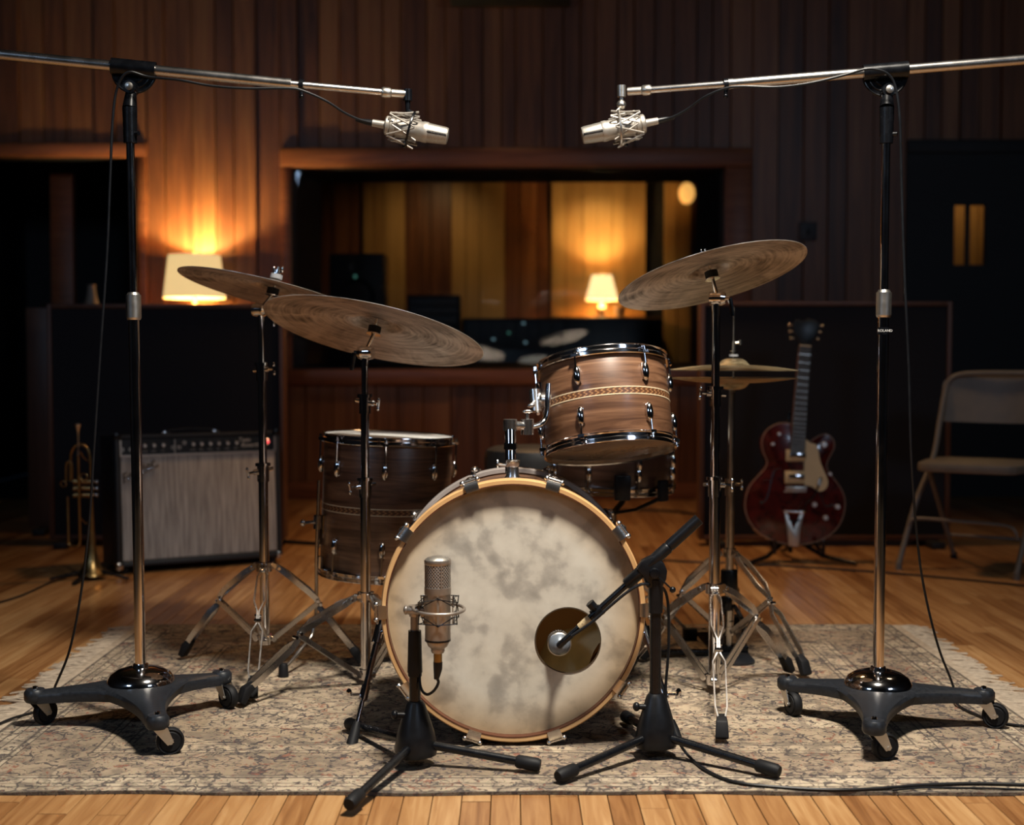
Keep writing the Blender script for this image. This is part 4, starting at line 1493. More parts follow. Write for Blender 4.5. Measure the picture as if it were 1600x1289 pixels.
# ================================================================== STUDIO BOOM STANDS
def caster(root, p, wd, zt_):
    """p = pivot on the floor, wd = trail direction of the wheel"""
    wd = V(wd).normalized()
    lat = V((-wd.y, wd.x, 0))
    hub = V((p.x, p.y, 0.0355)) + wd * 0.026
    mb = MB().rod((p.x, p.y, zt_ - 0.022), (p.x, p.y, zt_ - 0.010), 0.019, n=18)
    for s in (-1, 1):
        a = V((p.x, p.y, zt_ - 0.020))
        q = [a + wd * -0.012 + lat * s * 0.014, a + wd * 0.020 + lat * s * 0.014, hub + wd * 0.007 + lat * s * 0.014, hub - wd * 0.006 + V((0, 0, -0.006)) + lat * s * 0.014]
        q2 = [v_ + lat * s * 0.002 for v_ in q]
        mb.add(q + q2, [(0, 1, 2, 3), (7, 6, 5, 4), (0, 4, 5, 1), (1, 5, 6, 2), (2, 6, 7, 3), (3, 7, 4, 0)])
    mb.rod(hub - lat * 0.018, hub + lat * 0.018, 0.0045, n=10)
    c_ = mb.build('caster', 'satin', root)
    MB().lathe([(0.008, -0.011), (0.020, -0.011), (0.022, -0.008), (0.026, -0.010), (0.029, -0.006), (0.0295, 0), (0.029, 0.006), (0.026, 0.010), (0.022, 0.008), (0.020, 0.011), (0.008, 0.011)],
               hub - V((0, 0, 0.0)), lat, 32, closed=True).build('wheel', 'rubber', c_)
    MB().lathe([(0, 0), (0.012, 0), (0.012, 0.004), (0.007, 0.004), (0.006, 0.010), (0, 0.012)], (p.x, p.y, zt_ + 0.002), (0, 0, 1), 12).build('bolt', 'chrome', c_)


def studio_stand(label, bolts, pole_px, Yp, piv, boomA, boomB, boomC, tip, clampx, side):
    P = [gr(px, py, 0.096) for px, py in bolts]
    c0 = V((px2x(pole_px[1], Yp), Yp, 0))
    top = at(pole_px[0], piv[1], Yp)
    root = thing('boom_stand', label, 'stand', (c0.x, c0.y, 0.008))
    zt_ = 0.088
    mb = MB()
    for p_ in P:
        h = V((p_.x - c0.x, p_.y - c0.y, 0))
        L_ = h.length
        h.normalize()
        lat = V((-h.y, h.x, 0))
        vs, fs = [], []
        nseg = 14
        for i in range(nseg + 1):
            t = i / nseg
            d = (L_ + 0.004) * t
            hw = 0.024 + 0.088 * (1 - t) ** 2.3
            zc_ = 0.102 - 0.016 * (t ** 1.2)
            th_ = 0.036 - 0.012 * t
            if i == nseg:
                hw *= 0.85
            cpt = c0 + h * d
            for k in range(9):
                a = pi * k / 8
                vs.append(cpt + lat * hw * cos(a) + V((0, 0, zc_ - 0.010 + 0.014 * sin(a) ** 0.7)))
            vs.append(cpt - lat * hw * 0.92 + V((0, 0, zc_ - 0.010 - th_ * 0.55)))
            vs.append(cpt + lat * hw * 0.92 + V((0, 0, zc_ - 0.010 - th_ * 0.55)))
        m_ = 11
        for i in range(nseg):
            for k in range(m_):
                q = (k + 1) % m_
                fs.append((i * m_ + k, i * m_ + q, (i + 1) * m_ + q, (i + 1) * m_ + k))
        fs.append(tuple(range(m_)))
        fs.append(tuple(nseg * m_ + k for k in range(m_)))
        mb.add(vs, fs)
        e = c0 + h * L_
        mb.lathe([(0, -0.026), (0.021, -0.026), (0.025, -0.020), (0.025, -0.004), (0.020, 0.003), (0, 0.005)], (e.x, e.y, 0.091), (0, 0, 1), 24)
    mb.build('tripod_base', 'iron', root)
    for p_, wd in zip(P, side):
        caster(root, p_, wd, zt_)
    MB().lathe([(0.072, 0.0), (0.0765, 0.003), (0.0755, 0.008), (0.068, 0.020), (0.052, 0.030), (0.030, 0.036), (0.019, 0.037), (0.017, 0.044), (0.0125, 0.045)],
               (c0.x, c0.y, 0.099), (0, 0, 1), 56).build('base_cover', 'chrome', root)
    ax = (top - V((c0.x, c0.y, 0.12)))
    ax.normalize()

    def X(z):
        return V((c0.x, c0.y, 0.12)) + ax * ((z - 0.12) / ax.z)
    zj = zof(piv[2], Yp)
    MB().rod(X(0.12), X(zj), 0.0125, n=24).build('lower_pole', 'chrome', root)
    MB().rod(X(zj), X(top.z - 0.10), 0.0093, n=24).build('upper_pole', 'chrome', root)
    g = MB().rod(X(zj - 0.030), X(zj + 0.022), 0.0172, n=26).rod(X(zj + 0.022), X(zj + 0.028), 0.0155, 0.012, n=26).rod(X(zj - 0.035), X(zj - 0.030), 0.015, 0.0172, n=26)
    g.build('clutch', 'satin', root)
    # swivel: neck, ribbed fan plate and sleeve around the boom
    A, B = boomA, boomB
    bd2 = (B - A).normalized()
    up = V((0, 0, 1))
    up = (up - bd2 * up.dot(bd2)).normalized()
    S = A + bd2 * (clampx * (B - A).length)     # sleeve centre
    pv = V((S.x, S.y - 0.004, S.z)) - up * 0.046
    mb = MB().rod(X(top.z - 0.125), X(top.z - 0.045), 0.0150, 0.0165, n=20).rod(X(top.z - 0.045), pv, 0.0165, 0.011, n=18)
    mb.rod(X(top.z - 0.105), X(top.z - 0.105) + V((0.022, -0.01, 0)), 0.005, n=10)
    mb.lathe([(0, -0.018), (0.015, -0.018), (0.015, 0.018), (0, 0.018)], pv, (0, 1, 0), 22)
    nk = mb.build('swivel_neck', 'blackmetal', root)
    MB().lathe([(0, 0.018), (0.009, 0.018), (0.009, 0.024), (0.004, 0.026), (0, 0.026)], pv, (0, -1, 0), 16).build('pivot_bolt', 'satin', nk)
    mb = MB().sweep([S - bd2 * 0.050, S + bd2 * 0.050], 0.0185, 22)
    for R_ in (0.026, 0.038, 0.049):
        arc = []
        for k in range(19):
            a = pi + pi * k / 18
            arc.append(S + bd2 * cos(a) * R_ + up * (sin(a) * R_ - 0.006) + V((0, 0.006, 0)))
        mb.sweep(arc, 0.0028, 8)
    pts = [(0.050 * cos(pi + pi * k / 18), 0.050 * sin(pi + pi * k / 18) - 0.006) for k in range(19)]
    Mx = Matrix((bd2, up, bd2.cross(up))).transposed()
    Q = [(S + Mx @ V((x_, y_, 0)) + V((0, 0.006, 0))) for x_, y_ in pts]
    kk = len(Q)
    mb.add([q_ - V((0, 0.0012, 0)) for q_ in Q] + [q_ + V((0, 0.0012, 0)) for q_ in Q],
           [tuple(range(kk)), tuple(range(2 * kk - 1, kk - 1, -1))] + [(i, (i + 1) % kk, kk + (i + 1) % kk, kk + i) for i in range(kk)])
    mb.build('boom_clamp', 'blackmetal', root)
    MB().sweep([A, B], 0.0118, 20).build('boom', 'softchrome', root)
    MB().sweep([B - bd2 * 0.02, boomC], 0.0082, 18).rod(B - bd2 * 0.008, B + bd2 * 0.004, 0.0125, n=20).build('boom_extension', 'softchrome', root)
    e = (boomC - B).normalized()
    MB().sweep([boomC - e * 0.034, boomC - e * 0.030, boomC - e * 0.014, boomC - e * 0.010], [0.0095, 0.0125, 0.0125, 0.0095], 12).sweep([boomC - e * 0.01, tip], 0.0098, 16).build('boom_nut', 'satin', root)
    return root, X, S, c0


lefts, LX, LS, LC = studio_stand('tall chrome boom stand on a black three-wheeled base, left of the kit',
                                 [(55, 1075), (246, 1115), (346, 1047)], (202, 215), 3.09, (0, 137, 476),
                                 at(-90, 76, 3.07), at(452, 131, 3.13), at(618, 146, 3.19), at(633, 147, 3.195), 0.546,
                                 [(0.5, 0.7, 0), (0.8, 0.25, 0), (0.6, -0.5, 0)])
rights, RX, RSl, RC = studio_stand('tall chrome boom stand on a black three-wheeled base, right of the kit',
                                   [(1231, 1056), (1366, 1123), (1537, 1075)], (1386, 1377), 3.06, (0, 137, 472),
                                   at(1690, 86, 3.04), at(1140, 131, 3.12), at(996, 142, 3.19), at(981, 143, 3.195), 0.55,
                                   [(0.2, -0.6, 0), (0.7, 0.2, 0), (0.7, -0.35, 0)])
# name band on the right pole
zb_ = zof(517, 3.06)
bnd = MB().rod(RX(zb_ - 0.008), RX(zb_ + 0.008), 0.0136, n=24).build('name_band', 'blackmetal', rights)
q = RX(zb_)
text_part('lettering', 'ROLAND', 0.0082, frame((0, -1, 0)), q + V((0, -0.0138, 0)), 'white', bnd)


# ================================================================== OVERHEAD MICROPHONES
def overhead(lab_mic, lab_mt, tail, head, hang, s, ringmat, hangmat):
    """tail/head: ends of the mic axis; hang: bottom of the boom knuckle"""
    ax = (head - tail).normalized()
    L_ = (head - tail).length
    mic = thing('microphone', lab_mic, 'microphone', (tail + head) / 2)
    pr = [(0, 0.030), (0.019, 0.030), (0.0225, 0.033), (0.0225, 0.040), (0.020, 0.042), (0.0225, 0.044), (0.0225, 0.052), (0.0205, 0.054), (0.0205, 0.056), (0.0235, 0.058)]
    pr += [(0.0235, L_ - 0.062), (0.0245, L_ - 0.060), (0.0245, L_ - 0.050), (0.0235, L_ - 0.048), (0, L_ - 0.048)]
    MB().lathe(pr, tail, ax, 36).build('body', 'matnickel', mic)
    MB().lathe([(0, L_ - 0.049), (0.0230, L_ - 0.049), (0.0205, L_ - 0.006), (0.0185, L_ - 0.001), (0.015, L_), (0, L_)], tail, ax, 36).build('grille', 'finemesh', mic)
    mb = MB()
    u, b = perp(ax)
    for k in range(2):
        a = k * pi
        d = V((0, -1, 0)) * (1 if k == 0 else -1)
        d = (d - ax * d.dot(ax)).normalized()
        dd = (d + V((0, 0, 0.15))).normalized()
        mb.bar([tail + ax * (L_ - 0.050) + dd * 0.0232, tail + ax * (L_ - 0.004) + dd * 0.0206], ax.cross(dd), 0.0013, 0.0010)
    mb.ring(tail + ax * (L_ - 0.003), ax, 0.0180, 0.0016, 36, 6)
    mb.build('grille_frame', 'matnickel', mic)
    dd = (V((0, -1, 0)) + V((0, 0, -0.05))).normalized()
    MB().bar([tail + ax * (L_ - 0.050) + dd * 0.0236, tail + ax * (L_ - 0.003) + dd * 0.0208], ax.cross(dd), 0.0008, 0.0006).build('grille_seam', 'blackmetal', mic)
    MB().rod(tail, tail + ax * 0.031, 0.0085, 0.0095, n=20).build('connector', 'matnickel', mic)
    # cat's cradle mount
    mt = thing('shock_mount', lab_mt, 'microphone mount', hang)
    cc = tail + ax * (L_ * 0.44)
    upv = V((0, 0, 1))
    upv = (upv - ax * upv.dot(ax)).normalized()
    frt = ax.cross(upv)
    for (off, Ro_, ph, am) in ((0.0, 0.0335, 0, 0.034), (-0.008, 0.0365, pi / 4, 0.036)):
        pts = []
        for k in range(8):
            a = ph + 2 * pi * k / 8
            z_ = am * (1 if k % 2 else -1)
            r_ = Ro_ + (0.008 if k % 2 else 0.0)
            pts.append(cc + ax * (off + z_) + (upv * cos(a) + frt * sin(a)) * r_)
        sm = []
        for k in range(8):
            p_, q_ = pts[k], pts[(k + 1) % 8]
            sm += [p_ * 0.94 + q_ * 0.06, (p_ + q_) / 2 - ((p_ + q_) / 2 - cc).normalized() * 0.002, p_ * 0.06 + q_ * 0.94]
        MB().sweep(sm, 0.0021, 7, closed=True).build('wire_cradle', 'matnickel', mt)
    mb = MB()
    nn_ = 40
    pts = []
    for k in range(nn_):
        a = 2 * pi * k / nn_
        pts.append(cc + ax * (0.012 + s * 0.004 * cos(a)) + upv * cos(a) * 0.041 + frt * sin(a) * 0.041)
    mb.sweep(pts, 0.0030, 8, closed=True)
    mb.build('mount_ring', ringmat, mt)
    top = cc + ax * 0.012 + upv * 0.040
    mb = MB()
    kn = hang + V((0, 0, 0.022))
    mb.rod(kn + V((0, 0, -0.014)), kn + V((0, 0, 0.013)), 0.0105, n=18)
    if s > 0:
        mb.rod(kn, hang + V((0, 0, -0.018)), 0.0072, 0.0050, n=14)
    else:
        mb.ball(hang + V((0, 0, -0.010)), 0.0115, n=16)
        mb.rod(kn, hang, 0.006, n=10)
    mb.rod(hang + V((0, 0, -0.014)), top, 0.0045, 0.0032, n=10)
    mb.build('knuckle', hangmat, mt)
    mb = MB().ball(cc - upv * 0.040 + ax * 0.004, 0.0055, n=10).rod(cc - upv * 0.040 + ax * 0.004, cc - upv * 0.026, 0.002, n=8)
    mb.build('clamp_knob', 'blackmetal', mt)
    return ax


axL = overhead('silver side-address overhead microphone at the tip of the left boom', 'wire cradle mount with dark ring holding the left overhead microphone',
               at(582, 192, 3.19), at(700, 213, 3.19), at(637, 163, 3.195), 1, 'blackmetal', 'blackmetal')
axR = overhead('silver side-address overhead microphone at the tip of the right boom', 'all-silver wire cradle mount holding the right overhead microphone',
               at(1028, 189, 3.19), at(909, 212, 3.19), at(971, 157, 3.195), -1, 'satin', 'satin')


# ================================================================== CABLES
def cable(label, pts, r=0.0032, group=None, n=8, name='microphone_cable', mat='cable'):
    P = catmull(pts, 8)
    o = MB().sweep(P, r, n).build(name, mat, None, local=False, loc=pts[0])
    return tag(o, label, 'cable', group)


ct = at(582, 192, 3.19)
cl_ = cable('thin cable from the left overhead microphone, down beside the left boom stand',
            [ct + axL * 0.004, at(562, 187, 3.17), at(538, 176, 3.15), at(510, 158, 3.13), at(476, 143, 3.11), at(452, 138, 3.10), at(385, 138, 3.08), at(330, 134, 3.07), at(280, 125, 3.06),
             at(232, 120, 3.058), at(200, 113, 3.045), at(183, 138, 3.05), at(176, 190, 3.05), at(172, 280, 3.05), at(167, 400, 3.05), at(156, 560, 3.05), at(147, 700, 3.06), at(139, 820, 3.08),
             at(126, 930, 3.12), at(108, 1018, 3.16), at(84, 1078, 3.19), V((px2x(72, 3.2), 3.2, 0.015)), gr(20, 1122, 0.012), gr(-30, 1142, 0.008), gr(-90, 1150, 0.004)], 0.0030)
ct = at(1028, 189, 3.19)
cable('thin cable from the right overhead microphone, down beside the right boom stand',
      [ct + axR * 0.004, at(1048, 184, 3.17), at(1072, 172, 3.15), at(1102, 151, 3.12), at(1134, 138, 3.10), at(1160, 135, 3.09), at(1215, 136, 3.07), at(1265, 130, 3.05), at(1320, 117, 3.035),
       at(1352, 108, 3.025), at(1372, 109, 3.02), at(1390, 118, 3.02), at(1400, 140, 3.02), at(1406, 190, 3.02), at(1409, 300, 3.03), at(1413, 420, 3.03), at(1420, 580, 3.04), at(1424, 720, 3.06),
       at(1434, 850, 3.12), at(1446, 930, 3.18), at(1466, 1010, 3.22), at(1488, 1068, 3.24), V((px2x(1498, 3.24), 3.22, 0.015)), gr(1530, 1118, 0.012), gr(1572, 1132, 0.009), gr(1615, 1136, 0.009), gr(1680, 1150, 0.005)], 0.0030)
# plugs at the overhead microphones
for lab, p_, a_ in (('black cable plug on the left overhead microphone', at(582, 192, 3.19), axL), ('grey cable plug on the right overhead microphone', at(1028, 189, 3.19), axR)):
    o = MB().sweep([p_ - a_ * 0.040, p_ - a_ * 0.016, p_ + a_ * 0.0], [0.0034, 0.0068, 0.0078], 16).build('cable_plug', 'black', None, loc=p_)
    tag(o, lab, 'plug')
# little clips on the booms
for lab, p_ in (('small black cable clip with wing bolt on the left boom', at(471, 133, 3.13)), ('small black cable clip with wing bolt on the right boom', at(1134, 132, 3.12))):
    mb = MB().lathe([(0.0088, -0.005), (0.0135, -0.005), (0.0135, 0.005), (0.0088, 0.005)], p_, (1, 0, -0.09 if p_.x < 0 else 0.08), 18, closed=True)
    mb.rod(p_ - V((0, 0, 0.012)), p_ - V((0, 0, 0.022)), 0.0045, n=10).ball(p_ - V((0, 0, 0.026)), 0.0055, n=10)
    tag(mb.build('cable_clip', 'blackmetal', None, loc=p_), lab, 'clip')


# ================================================================== KICK MICROPHONES ON SHORT STANDS
def short_stand(label, c, feet, ztop, zbt, grip=None, pr=0.0125, clutch=True):
    root = thing('microphone_stand', label, 'stand', (c.x, c.y, 0.010))
    z0 = 0.030
    mb = MB()
    n = 6
    vs, fs = [], []
    a0 = math.atan2(feet[0].y - c.y, feet[0].x - c.x)
    rings = [(z0, 0.045), (z0 + 0.012, 0.048), (z0 + 0.048, 0.040), (z0 + 0.105, 0.021), (z0 + 0.112, 0.016)]
    for z, r in rings:
        for k in range(18):
            a = a0 + 2 * pi * k / 18
            rr_ = r * (1 - 0.10 * (1 - cos(3 * (a - a0))) / 2)
            vs.append((c.x + rr_ * cos(a), c.y + rr_ * sin(a), z))
    for i in range(len(rings) - 1):
        for k in range(18):
            q = (k + 1) % 18
            fs.append((i * 18 + k, i * 18 + q, (i + 1) * 18 + q, (i + 1) * 18 + k))
    fs += [tuple(range(18)), tuple(range(len(vs) - 18, len(vs)))]
    mb.add(vs, fs)
    mb.rod((c.x - 0.02, c.y - 0.01, z0 + 0.085), (c.x - 0.036, c.y - 0.012, z0 + 0.086), 0.006, n=10).ball((c.x - 0.041, c.y - 0.012, z0 + 0.086), 1, (0.008, 0.010, 0.010), 12)
    mb.build('leg_hub', 'black', root)
    for f in feet:
        h = (V((f.x, f.y, 0)) - V((c.x, c.y, 0))).normalized()
        s_ = V((c.x, c.y, z0 + 0.022)) + h * 0.030
        e = V((f.x, f.y, 0.024))
        d = (e - s_).normalized()
        l_ = MB().sweep([s_, e - d * 0.03], 0.0088, 16).build('leg', 'blackmetal', root)
        MB().sweep([e - d * 0.048, e - d * 0.044, e - d * 0.004, e + d * 0.003], [0.0105, 0.0135, 0.0140, 0.011], 16).build('rubber_foot', 'rubber', l_)
    MB().rod((c.x, c.y, z0 + 0.10), (c.x, c.y, ztop), pr, n=20).build('pole', 'blackmetal', root)
    return root


# left: upright stand with the large microphone
cL = V((px2x(647, 2.755), 2.755, 0))
sl = short_stand('short straight black microphone stand at the front left of the bass drum', cL, [gr(546, 1268, 0.010), gr(842, 1206, 0.010), V((-0.370, 3.014, 0.010))],
                 zof(990, 2.755), 0.02, pr=0.0118)
g0, g1 = at(646, 1050, 2.755), at(648, 985, 2.755)
MB().rod(V((cL.x, cL.y, g0.z)), V((cL.x, cL.y, g1.z)), 0.0158, 0.0135, n=24).rod(V((cL.x, cL.y, g0.z - 0.008)), V((cL.x, cL.y, g0.z)), 0.0145, n=24).build('grip', 'black', sl, ang=50)
MB().rod(V((cL.x, cL.y, g1.z)), V((cL.x, cL.y, zof(962, 2.755))), 0.0090, n=18).build('threaded_top', 'champagne', sl)
mY = 2.715
mb_, mt_ = at(685, 1035, mY), at(684, 868, mY)
mic = thing('microphone', 'large champagne side-address microphone standing upright before the bass drum head', 'microphone', (mb_.x, mY, mb_.z))
o_ = V((at(684, 950, mY).x, mY, 0))
z = lambda py: zof(py, mY)
MB().lathe([(0, z(1020)), (0.012, z(1020)), (0.014, z(1017)), (0.014, z(1013)), (0.020, z(1009)), (0.0235, z(1003)), (0.0235, z(1001)), (0.0262, z(999)), (0.0262, z(929)), (0.0270, z(928)), (0.0272, z(927)),
            (0.0272, z(917)), (0.0, z(917))], o_, (0, 0, 1), 48).build('body', 'champagne', mic)
MB().lathe([(0.0255, z(1001)), (0.0256, z(1001)), (0.0256, z(998)), (0.0266, z(998)), (0.0266, z(1001))], o_, (0, 0, 1), 48, closed=True).build('dark_band', 'blackmetal', mic)
MB().lathe([(0.0262, z(918)), (0.0262, z(881))], o_, (0, 0, 1), 64).build('grille', 'mesh', mic)
MB().lathe([(0.0262, z(882)), (0.0272, z(881)), (0.0274, z(876)), (0.0268, z(874)), (0.0255, z(874)), (0.0255, z(876))], o_, (0, 0, 1), 48, closed=True).build('grille_rim', 'champagne', mic)
MB().lathe([(0.0262, z(876)), (0.022, z(871.5)), (0.012, z(869)), (0, z(868.5))], o_, (0, 0, 1), 48).build('grille_top', 'finemesh', mic)
mb = MB()
for k in range(4):
    a = radians(20 + 90 * k)
    d = V((cos(a), sin(a), 0))
    mb.bar([o_ + d * 0.0264 + V((0, 0, z(918))), o_ + d * 0.0264 + V((0, 0, z(880)))], V((-d.y, d.x, 0)), 0.0016, 0.0009)
mb.build('grille_rib', 'champagne', mic)
MB().rod(o_ + V((0, 0, z(1034))), o_ + V((0, 0, z(1020))), 0.0088, n=24).build('connector', 'brass', mic)
# ring mount
mt = thing('shock_mount', 'ring shaped mount with elastic bands around the large champagne microphone', 'microphone mount', (cL.x, cL.y, zof(962, 2.755)))
rc_ = o_ + V((0.002, 0, z(951)))
MB().ring(rc_, V((0.02, -0.05, 1)), 0.052, 0.0034, 64, 10).build('mount_ring', 'champagne', mt)
kx = V((cL.x, cL.y, zof(953, 2.755)))
mb = MB().rod(V((cL.x, cL.y, zof(963, 2.755))), kx + V((0, 0, 0.010)), 0.0115, 0.0125, n=20)
mb.rod(kx + V((-0.014, 0.0, 0)), kx + V((0.020, -0.010, 0)), 0.0095, n=18)
mb.ball(kx + V((-0.018, 0, 0)), 1, (0.006, 0.010, 0.010), 14)
mb.box(0.004, 0.018, -0.008, 0.008, -0.011, 0.007, o=kx + V((0.010, -0.014, 0)))
mb.build('mount_knuckle', 'champagne', mt, bevel=0.0015)
mb = MB()
posts = []
for k in range(4):
    a = radians(45 + 90 * k + 45)
    d = V((cos(a), sin(a), 0))
    posts.append(d)
    mb.bar([rc_ + d * 0.0285 + V((0, 0, 0.026)), rc_ + d * 0.0285 + V((0, 0, -0.032))], V((-d.y, d.x, 0)), 0.0022, 0.0012)
mb.build('inner_post', 'champagne', mt)
mb = MB()
for k in range(4):
    d0, d1 = posts[k], posts[(k + 1) % 4]
    dm = (d0 + d1).normalized()
    for s, zz_ in ((1, 0.026), (-1, -0.032)):
        o1 = rc_ + dm * 0.050 + V((0, 0, s * 0.012))
        o2 = rc_ + dm * 0.050 + V((0, 0, s * 0.030))
        mb.sweep([rc_ + d0 * 0.0300 + V((0, 0, zz_)), rc_ + dm * 0.046 + V((0, 0, zz_ * 0.35)), rc_ + d1 * 0.0300 + V((0, 0, zz_))], 0.0011, 6)
        mb.sweep([rc_ + d0 * 0.0300 + V((0, 0, zz_ * 0.9)), rc_ + dm * 0.055 + V((0, 0, zz_ * 0.75)), rc_ + d1 * 0.0300 + V((0, 0, zz_ * 0.9))], 0.0011, 6)
        mb.rod(rc_ + dm * 0.052, rc_ + dm * 0.055 + V((0, 0, zz_ * 0.8)), 0.0013, n=6)
mb.build('elastic_band', 'blackmetal', mt)
q = o_ + V((0, 0, z(1034)))
tag(MB().sweep([q, q - V((0, 0, 0.014)), q + V((-0.001, 0, -0.022)), q + V((-0.003, 0, -0.036))], [0.0095, 0.0092, 0.0078, 0.0052], 18).build('cable_plug', 'black', None, loc=q),
    'black cable plug under the large champagne microphone', 'plug')
cable('black cable looping from the large champagne microphone back to its stand',
      [q + V((-0.003, 0, -0.033)), at(685, 1066, mY), at(679, 1078, mY + 0.002), at(668, 1085, mY + 0.01), at(659, 1078, mY + 0.02), at(655.5, 1060, mY + 0.030), at(655, 1030, mY + 0.042), at(656, 1042, mY + 0.07), at(655, 1100, mY + 0.07),
       at(654, 1140, mY + 0.09), V((cL.x + 0.06, cL.y + 0.09, 0.012)), V((cL.x + 0.14, cL.y + 0.16, 0.0115))], 0.0030)

# right: boom stand reaching into the port
cR = V((px2x(1026, 2.82), 2.82, 0))
sr = short_stand('short black boom stand at the front right of the bass drum', cR, [gr(873, 1224, 0.010), gr(1216, 1216, 0.010), V((0.262, 3.075, 0.010))],
                 zof(905, 2.82), 0.02, pr=0.0122)
MB().rod(V((cR.x, cR.y, zof(957, 2.82))), V((cR.x, cR.y, zof(905, 2.82))), 0.0150, 0.0165, n=22).build('clutch', 'black', sr)
pa, pb = at(1090, 813, 2.815), at(880, 1003, 2.845)
pc = at(1012, 882, 2.825)
dB = (pb - pa).normalized()
MB().sweep([pa, pb], 0.0072, 16).build('boom', 'blackmetal', sr)
MB().sweep([pa - dB * 0.004, pa + dB * 0.080], [0.0125, 0.0125], 20).sweep([pa + dB * 0.078, pa + dB * 0.090], [0.0125, 0.0095], 20).build('counterweight_grip', 'black', sr)
gp0, gp1 = at(1045, 854, 2.815), at(978, 914, 2.825)
MB().sweep([gp0, gp0 + dB * 0.004, gp1 - dB * 0.004, gp1], [0.0110, 0.0130, 0.0130, 0.0100], 20).build('boom_sleeve', 'black', sr)
pv = V((cR.x - 0.004, cR.y, zof(897, 2.82)))
mb = MB()
pts = [(-0.016, -0.028), (0.016, -0.028), (0.025, -0.010), (0.027, 0.008), (0.020, 0.026), (-0.002, 0.042), (-0.026, 0.030), (-0.038, 0.012), (-0.024, -0.004)]
mb.prism(([(x_, y_) for x_, y_ in pts], -0.013, 0.013), Matrix(((1, 0, 0), (0, 0, -1), (0, 1, 0))))
mb2 = MB().add([v_ + pv for v_ in mb.v], mb.f)
hd = mb2.build('boom_head', 'black', sr, bevel=0.004)
MB().lathe([(0, 0.012), (0.012, 0.012), (0.010, 0.022), (0, 0.023)], pv + V((0.0, 0, 0.004)), (0, -1, 0), 18).rod(pv + V((0.005, -0.018, 0.0)), at(1050, 921, 2.79), 0.0019, n=8).ball(at(1051, 921.5, 2.79), 0.0068, n=12).build('clamp_lever', 'blackmetal', hd)
mb = MB().sweep([at(940, 951, 2.832), at(926, 962, 2.834)], 0.0120, 16)
mb.rod(at(933, 955, 2.832), at(927, 949, 2.825), 0.0055, n=10).lathe([(0, -0.002), (0.0095, -0.002), (0.0098, 0.012), (0, 0.013)], at(927, 948, 2.825), V((-0.7, -0.1, 0.8)), 12)
mb.build('boom_knob', 'black', sr)
MB().sweep([at(922, 965.5, 2.834), at(906, 980, 2.838)], 0.0083, 18).build('paper_label', pm('worn_label', (0.45, 0.34, 0.19), 0.7, 0, 0.45, 240), sr)
# egg shaped kick microphone inside the port
kc = at(874, 1006, 2.905)
km = thing('microphone', 'round grey kick drum microphone in the port of the bass drum', 'microphone', kc)
aK = V((-0.05, 1, 0.05)).normalized()
MB().lathe([(0, -0.026), (0.008, -0.026), (0.016, -0.020), (0.0225, -0.010), (0.0238, -0.006)], kc, aK, 36).build('back_shell', pm('grey_enamel', (0.16, 0.185, 0.22), 0.35, 0.3, 0.08, 40), km)
MB().lathe([(0.0238, -0.006), (0.0262, -0.004), (0.0268, 0.003), (0.0255, 0.006), (0.023, 0.006)], kc, aK, 36).build('collar', 'satin', km)
MB().lathe([(0.0245, 0.004), (0.0245, 0.030), (0.020, 0.045), (0.010, 0.054), (0, 0.056)], kc, aK, 36).build('grille', 'mesh', km)
MB().sweep([pb + dB * -0.004, pb + dB * 0.010, kc + aK * -0.018], [0.0075, 0.0075, 0.006], 14).build('holder', 'blackmetal', km)
cable('black cable from the kick drum microphone, running across the rug to the right',
      [at(893, 994, 2.822), at(925, 972, 2.813), at(950, 950, 2.808), at(975, 929, 2.803), at(995, 916, 2.80), at(1010, 913, 2.803), at(1040, 925, 2.85), at(1045, 1000, 2.86), at(1040, 1080, 2.85), at(1044, 1115, 2.83),
       at(1056, 1150, 2.80), gr(1075, 1180, 0.016), gr(1105, 1204, 0.013), gr(1150, 1222, 0.012), gr(1220, 1230, 0.0115), gr(1300, 1234, 0.0115), gr(1370, 1232, 0.0115), gr(1450, 1226, 0.0115), gr(1530, 1224, 0.0115),
       gr(1600, 1226, 0.0115), gr(1680, 1232, 0.006)], 0.0032)
cable('second thin black cable lying along the front edge of the rug at the right', [gr(1395, 1235, 0.0105), gr(1440, 1231, 0.0105), gr(1500, 1231, 0.0105), gr(1560, 1232, 0.0105), gr(1660, 1237, 0.0055)], 0.0022)
mb = MB()
cable('black cable lying across the wooden floor behind the hi-hat toward the right wall', [gr(1010, 872, 0.004), gr(1060, 877, 0.004), gr(1144, 880, 0.004), gr(1240, 885, 0.004), gr(1373, 894, 0.004), gr(1500, 905, 0.004), gr(1610, 916, 0.004)], 0.0045)
cable('black cable coiling on the floor at the far left beside the trumpet stand', [gr(-40, 952, 0.004), gr(30, 932, 0.004), gr(80, 910, 0.004), gr(120, 899, 0.004), gr(165, 897, 0.004)], 0.0045)
cable('thick black cable on the floor between the amplifier and the floor tom', [gr(443, 846, 0.008), gr(470, 848, 0.008), gr(510, 850, 0.008), gr(600, 850, 0.008)], 0.010)
cable('long black cable snaking on the floor behind the bass drum', [gr(940, 800, 0.005), gr(1000, 797, 0.005), gr(1060, 800, 0.005), gr(1110, 808, 0.005)], 0.008)
cable('black cable looping away from the right front edge of the rug', [gr(1556, 1128, 0.012), gr(1600, 1134, 0.012), gr(1660, 1138, 0.004)], 0.0026)

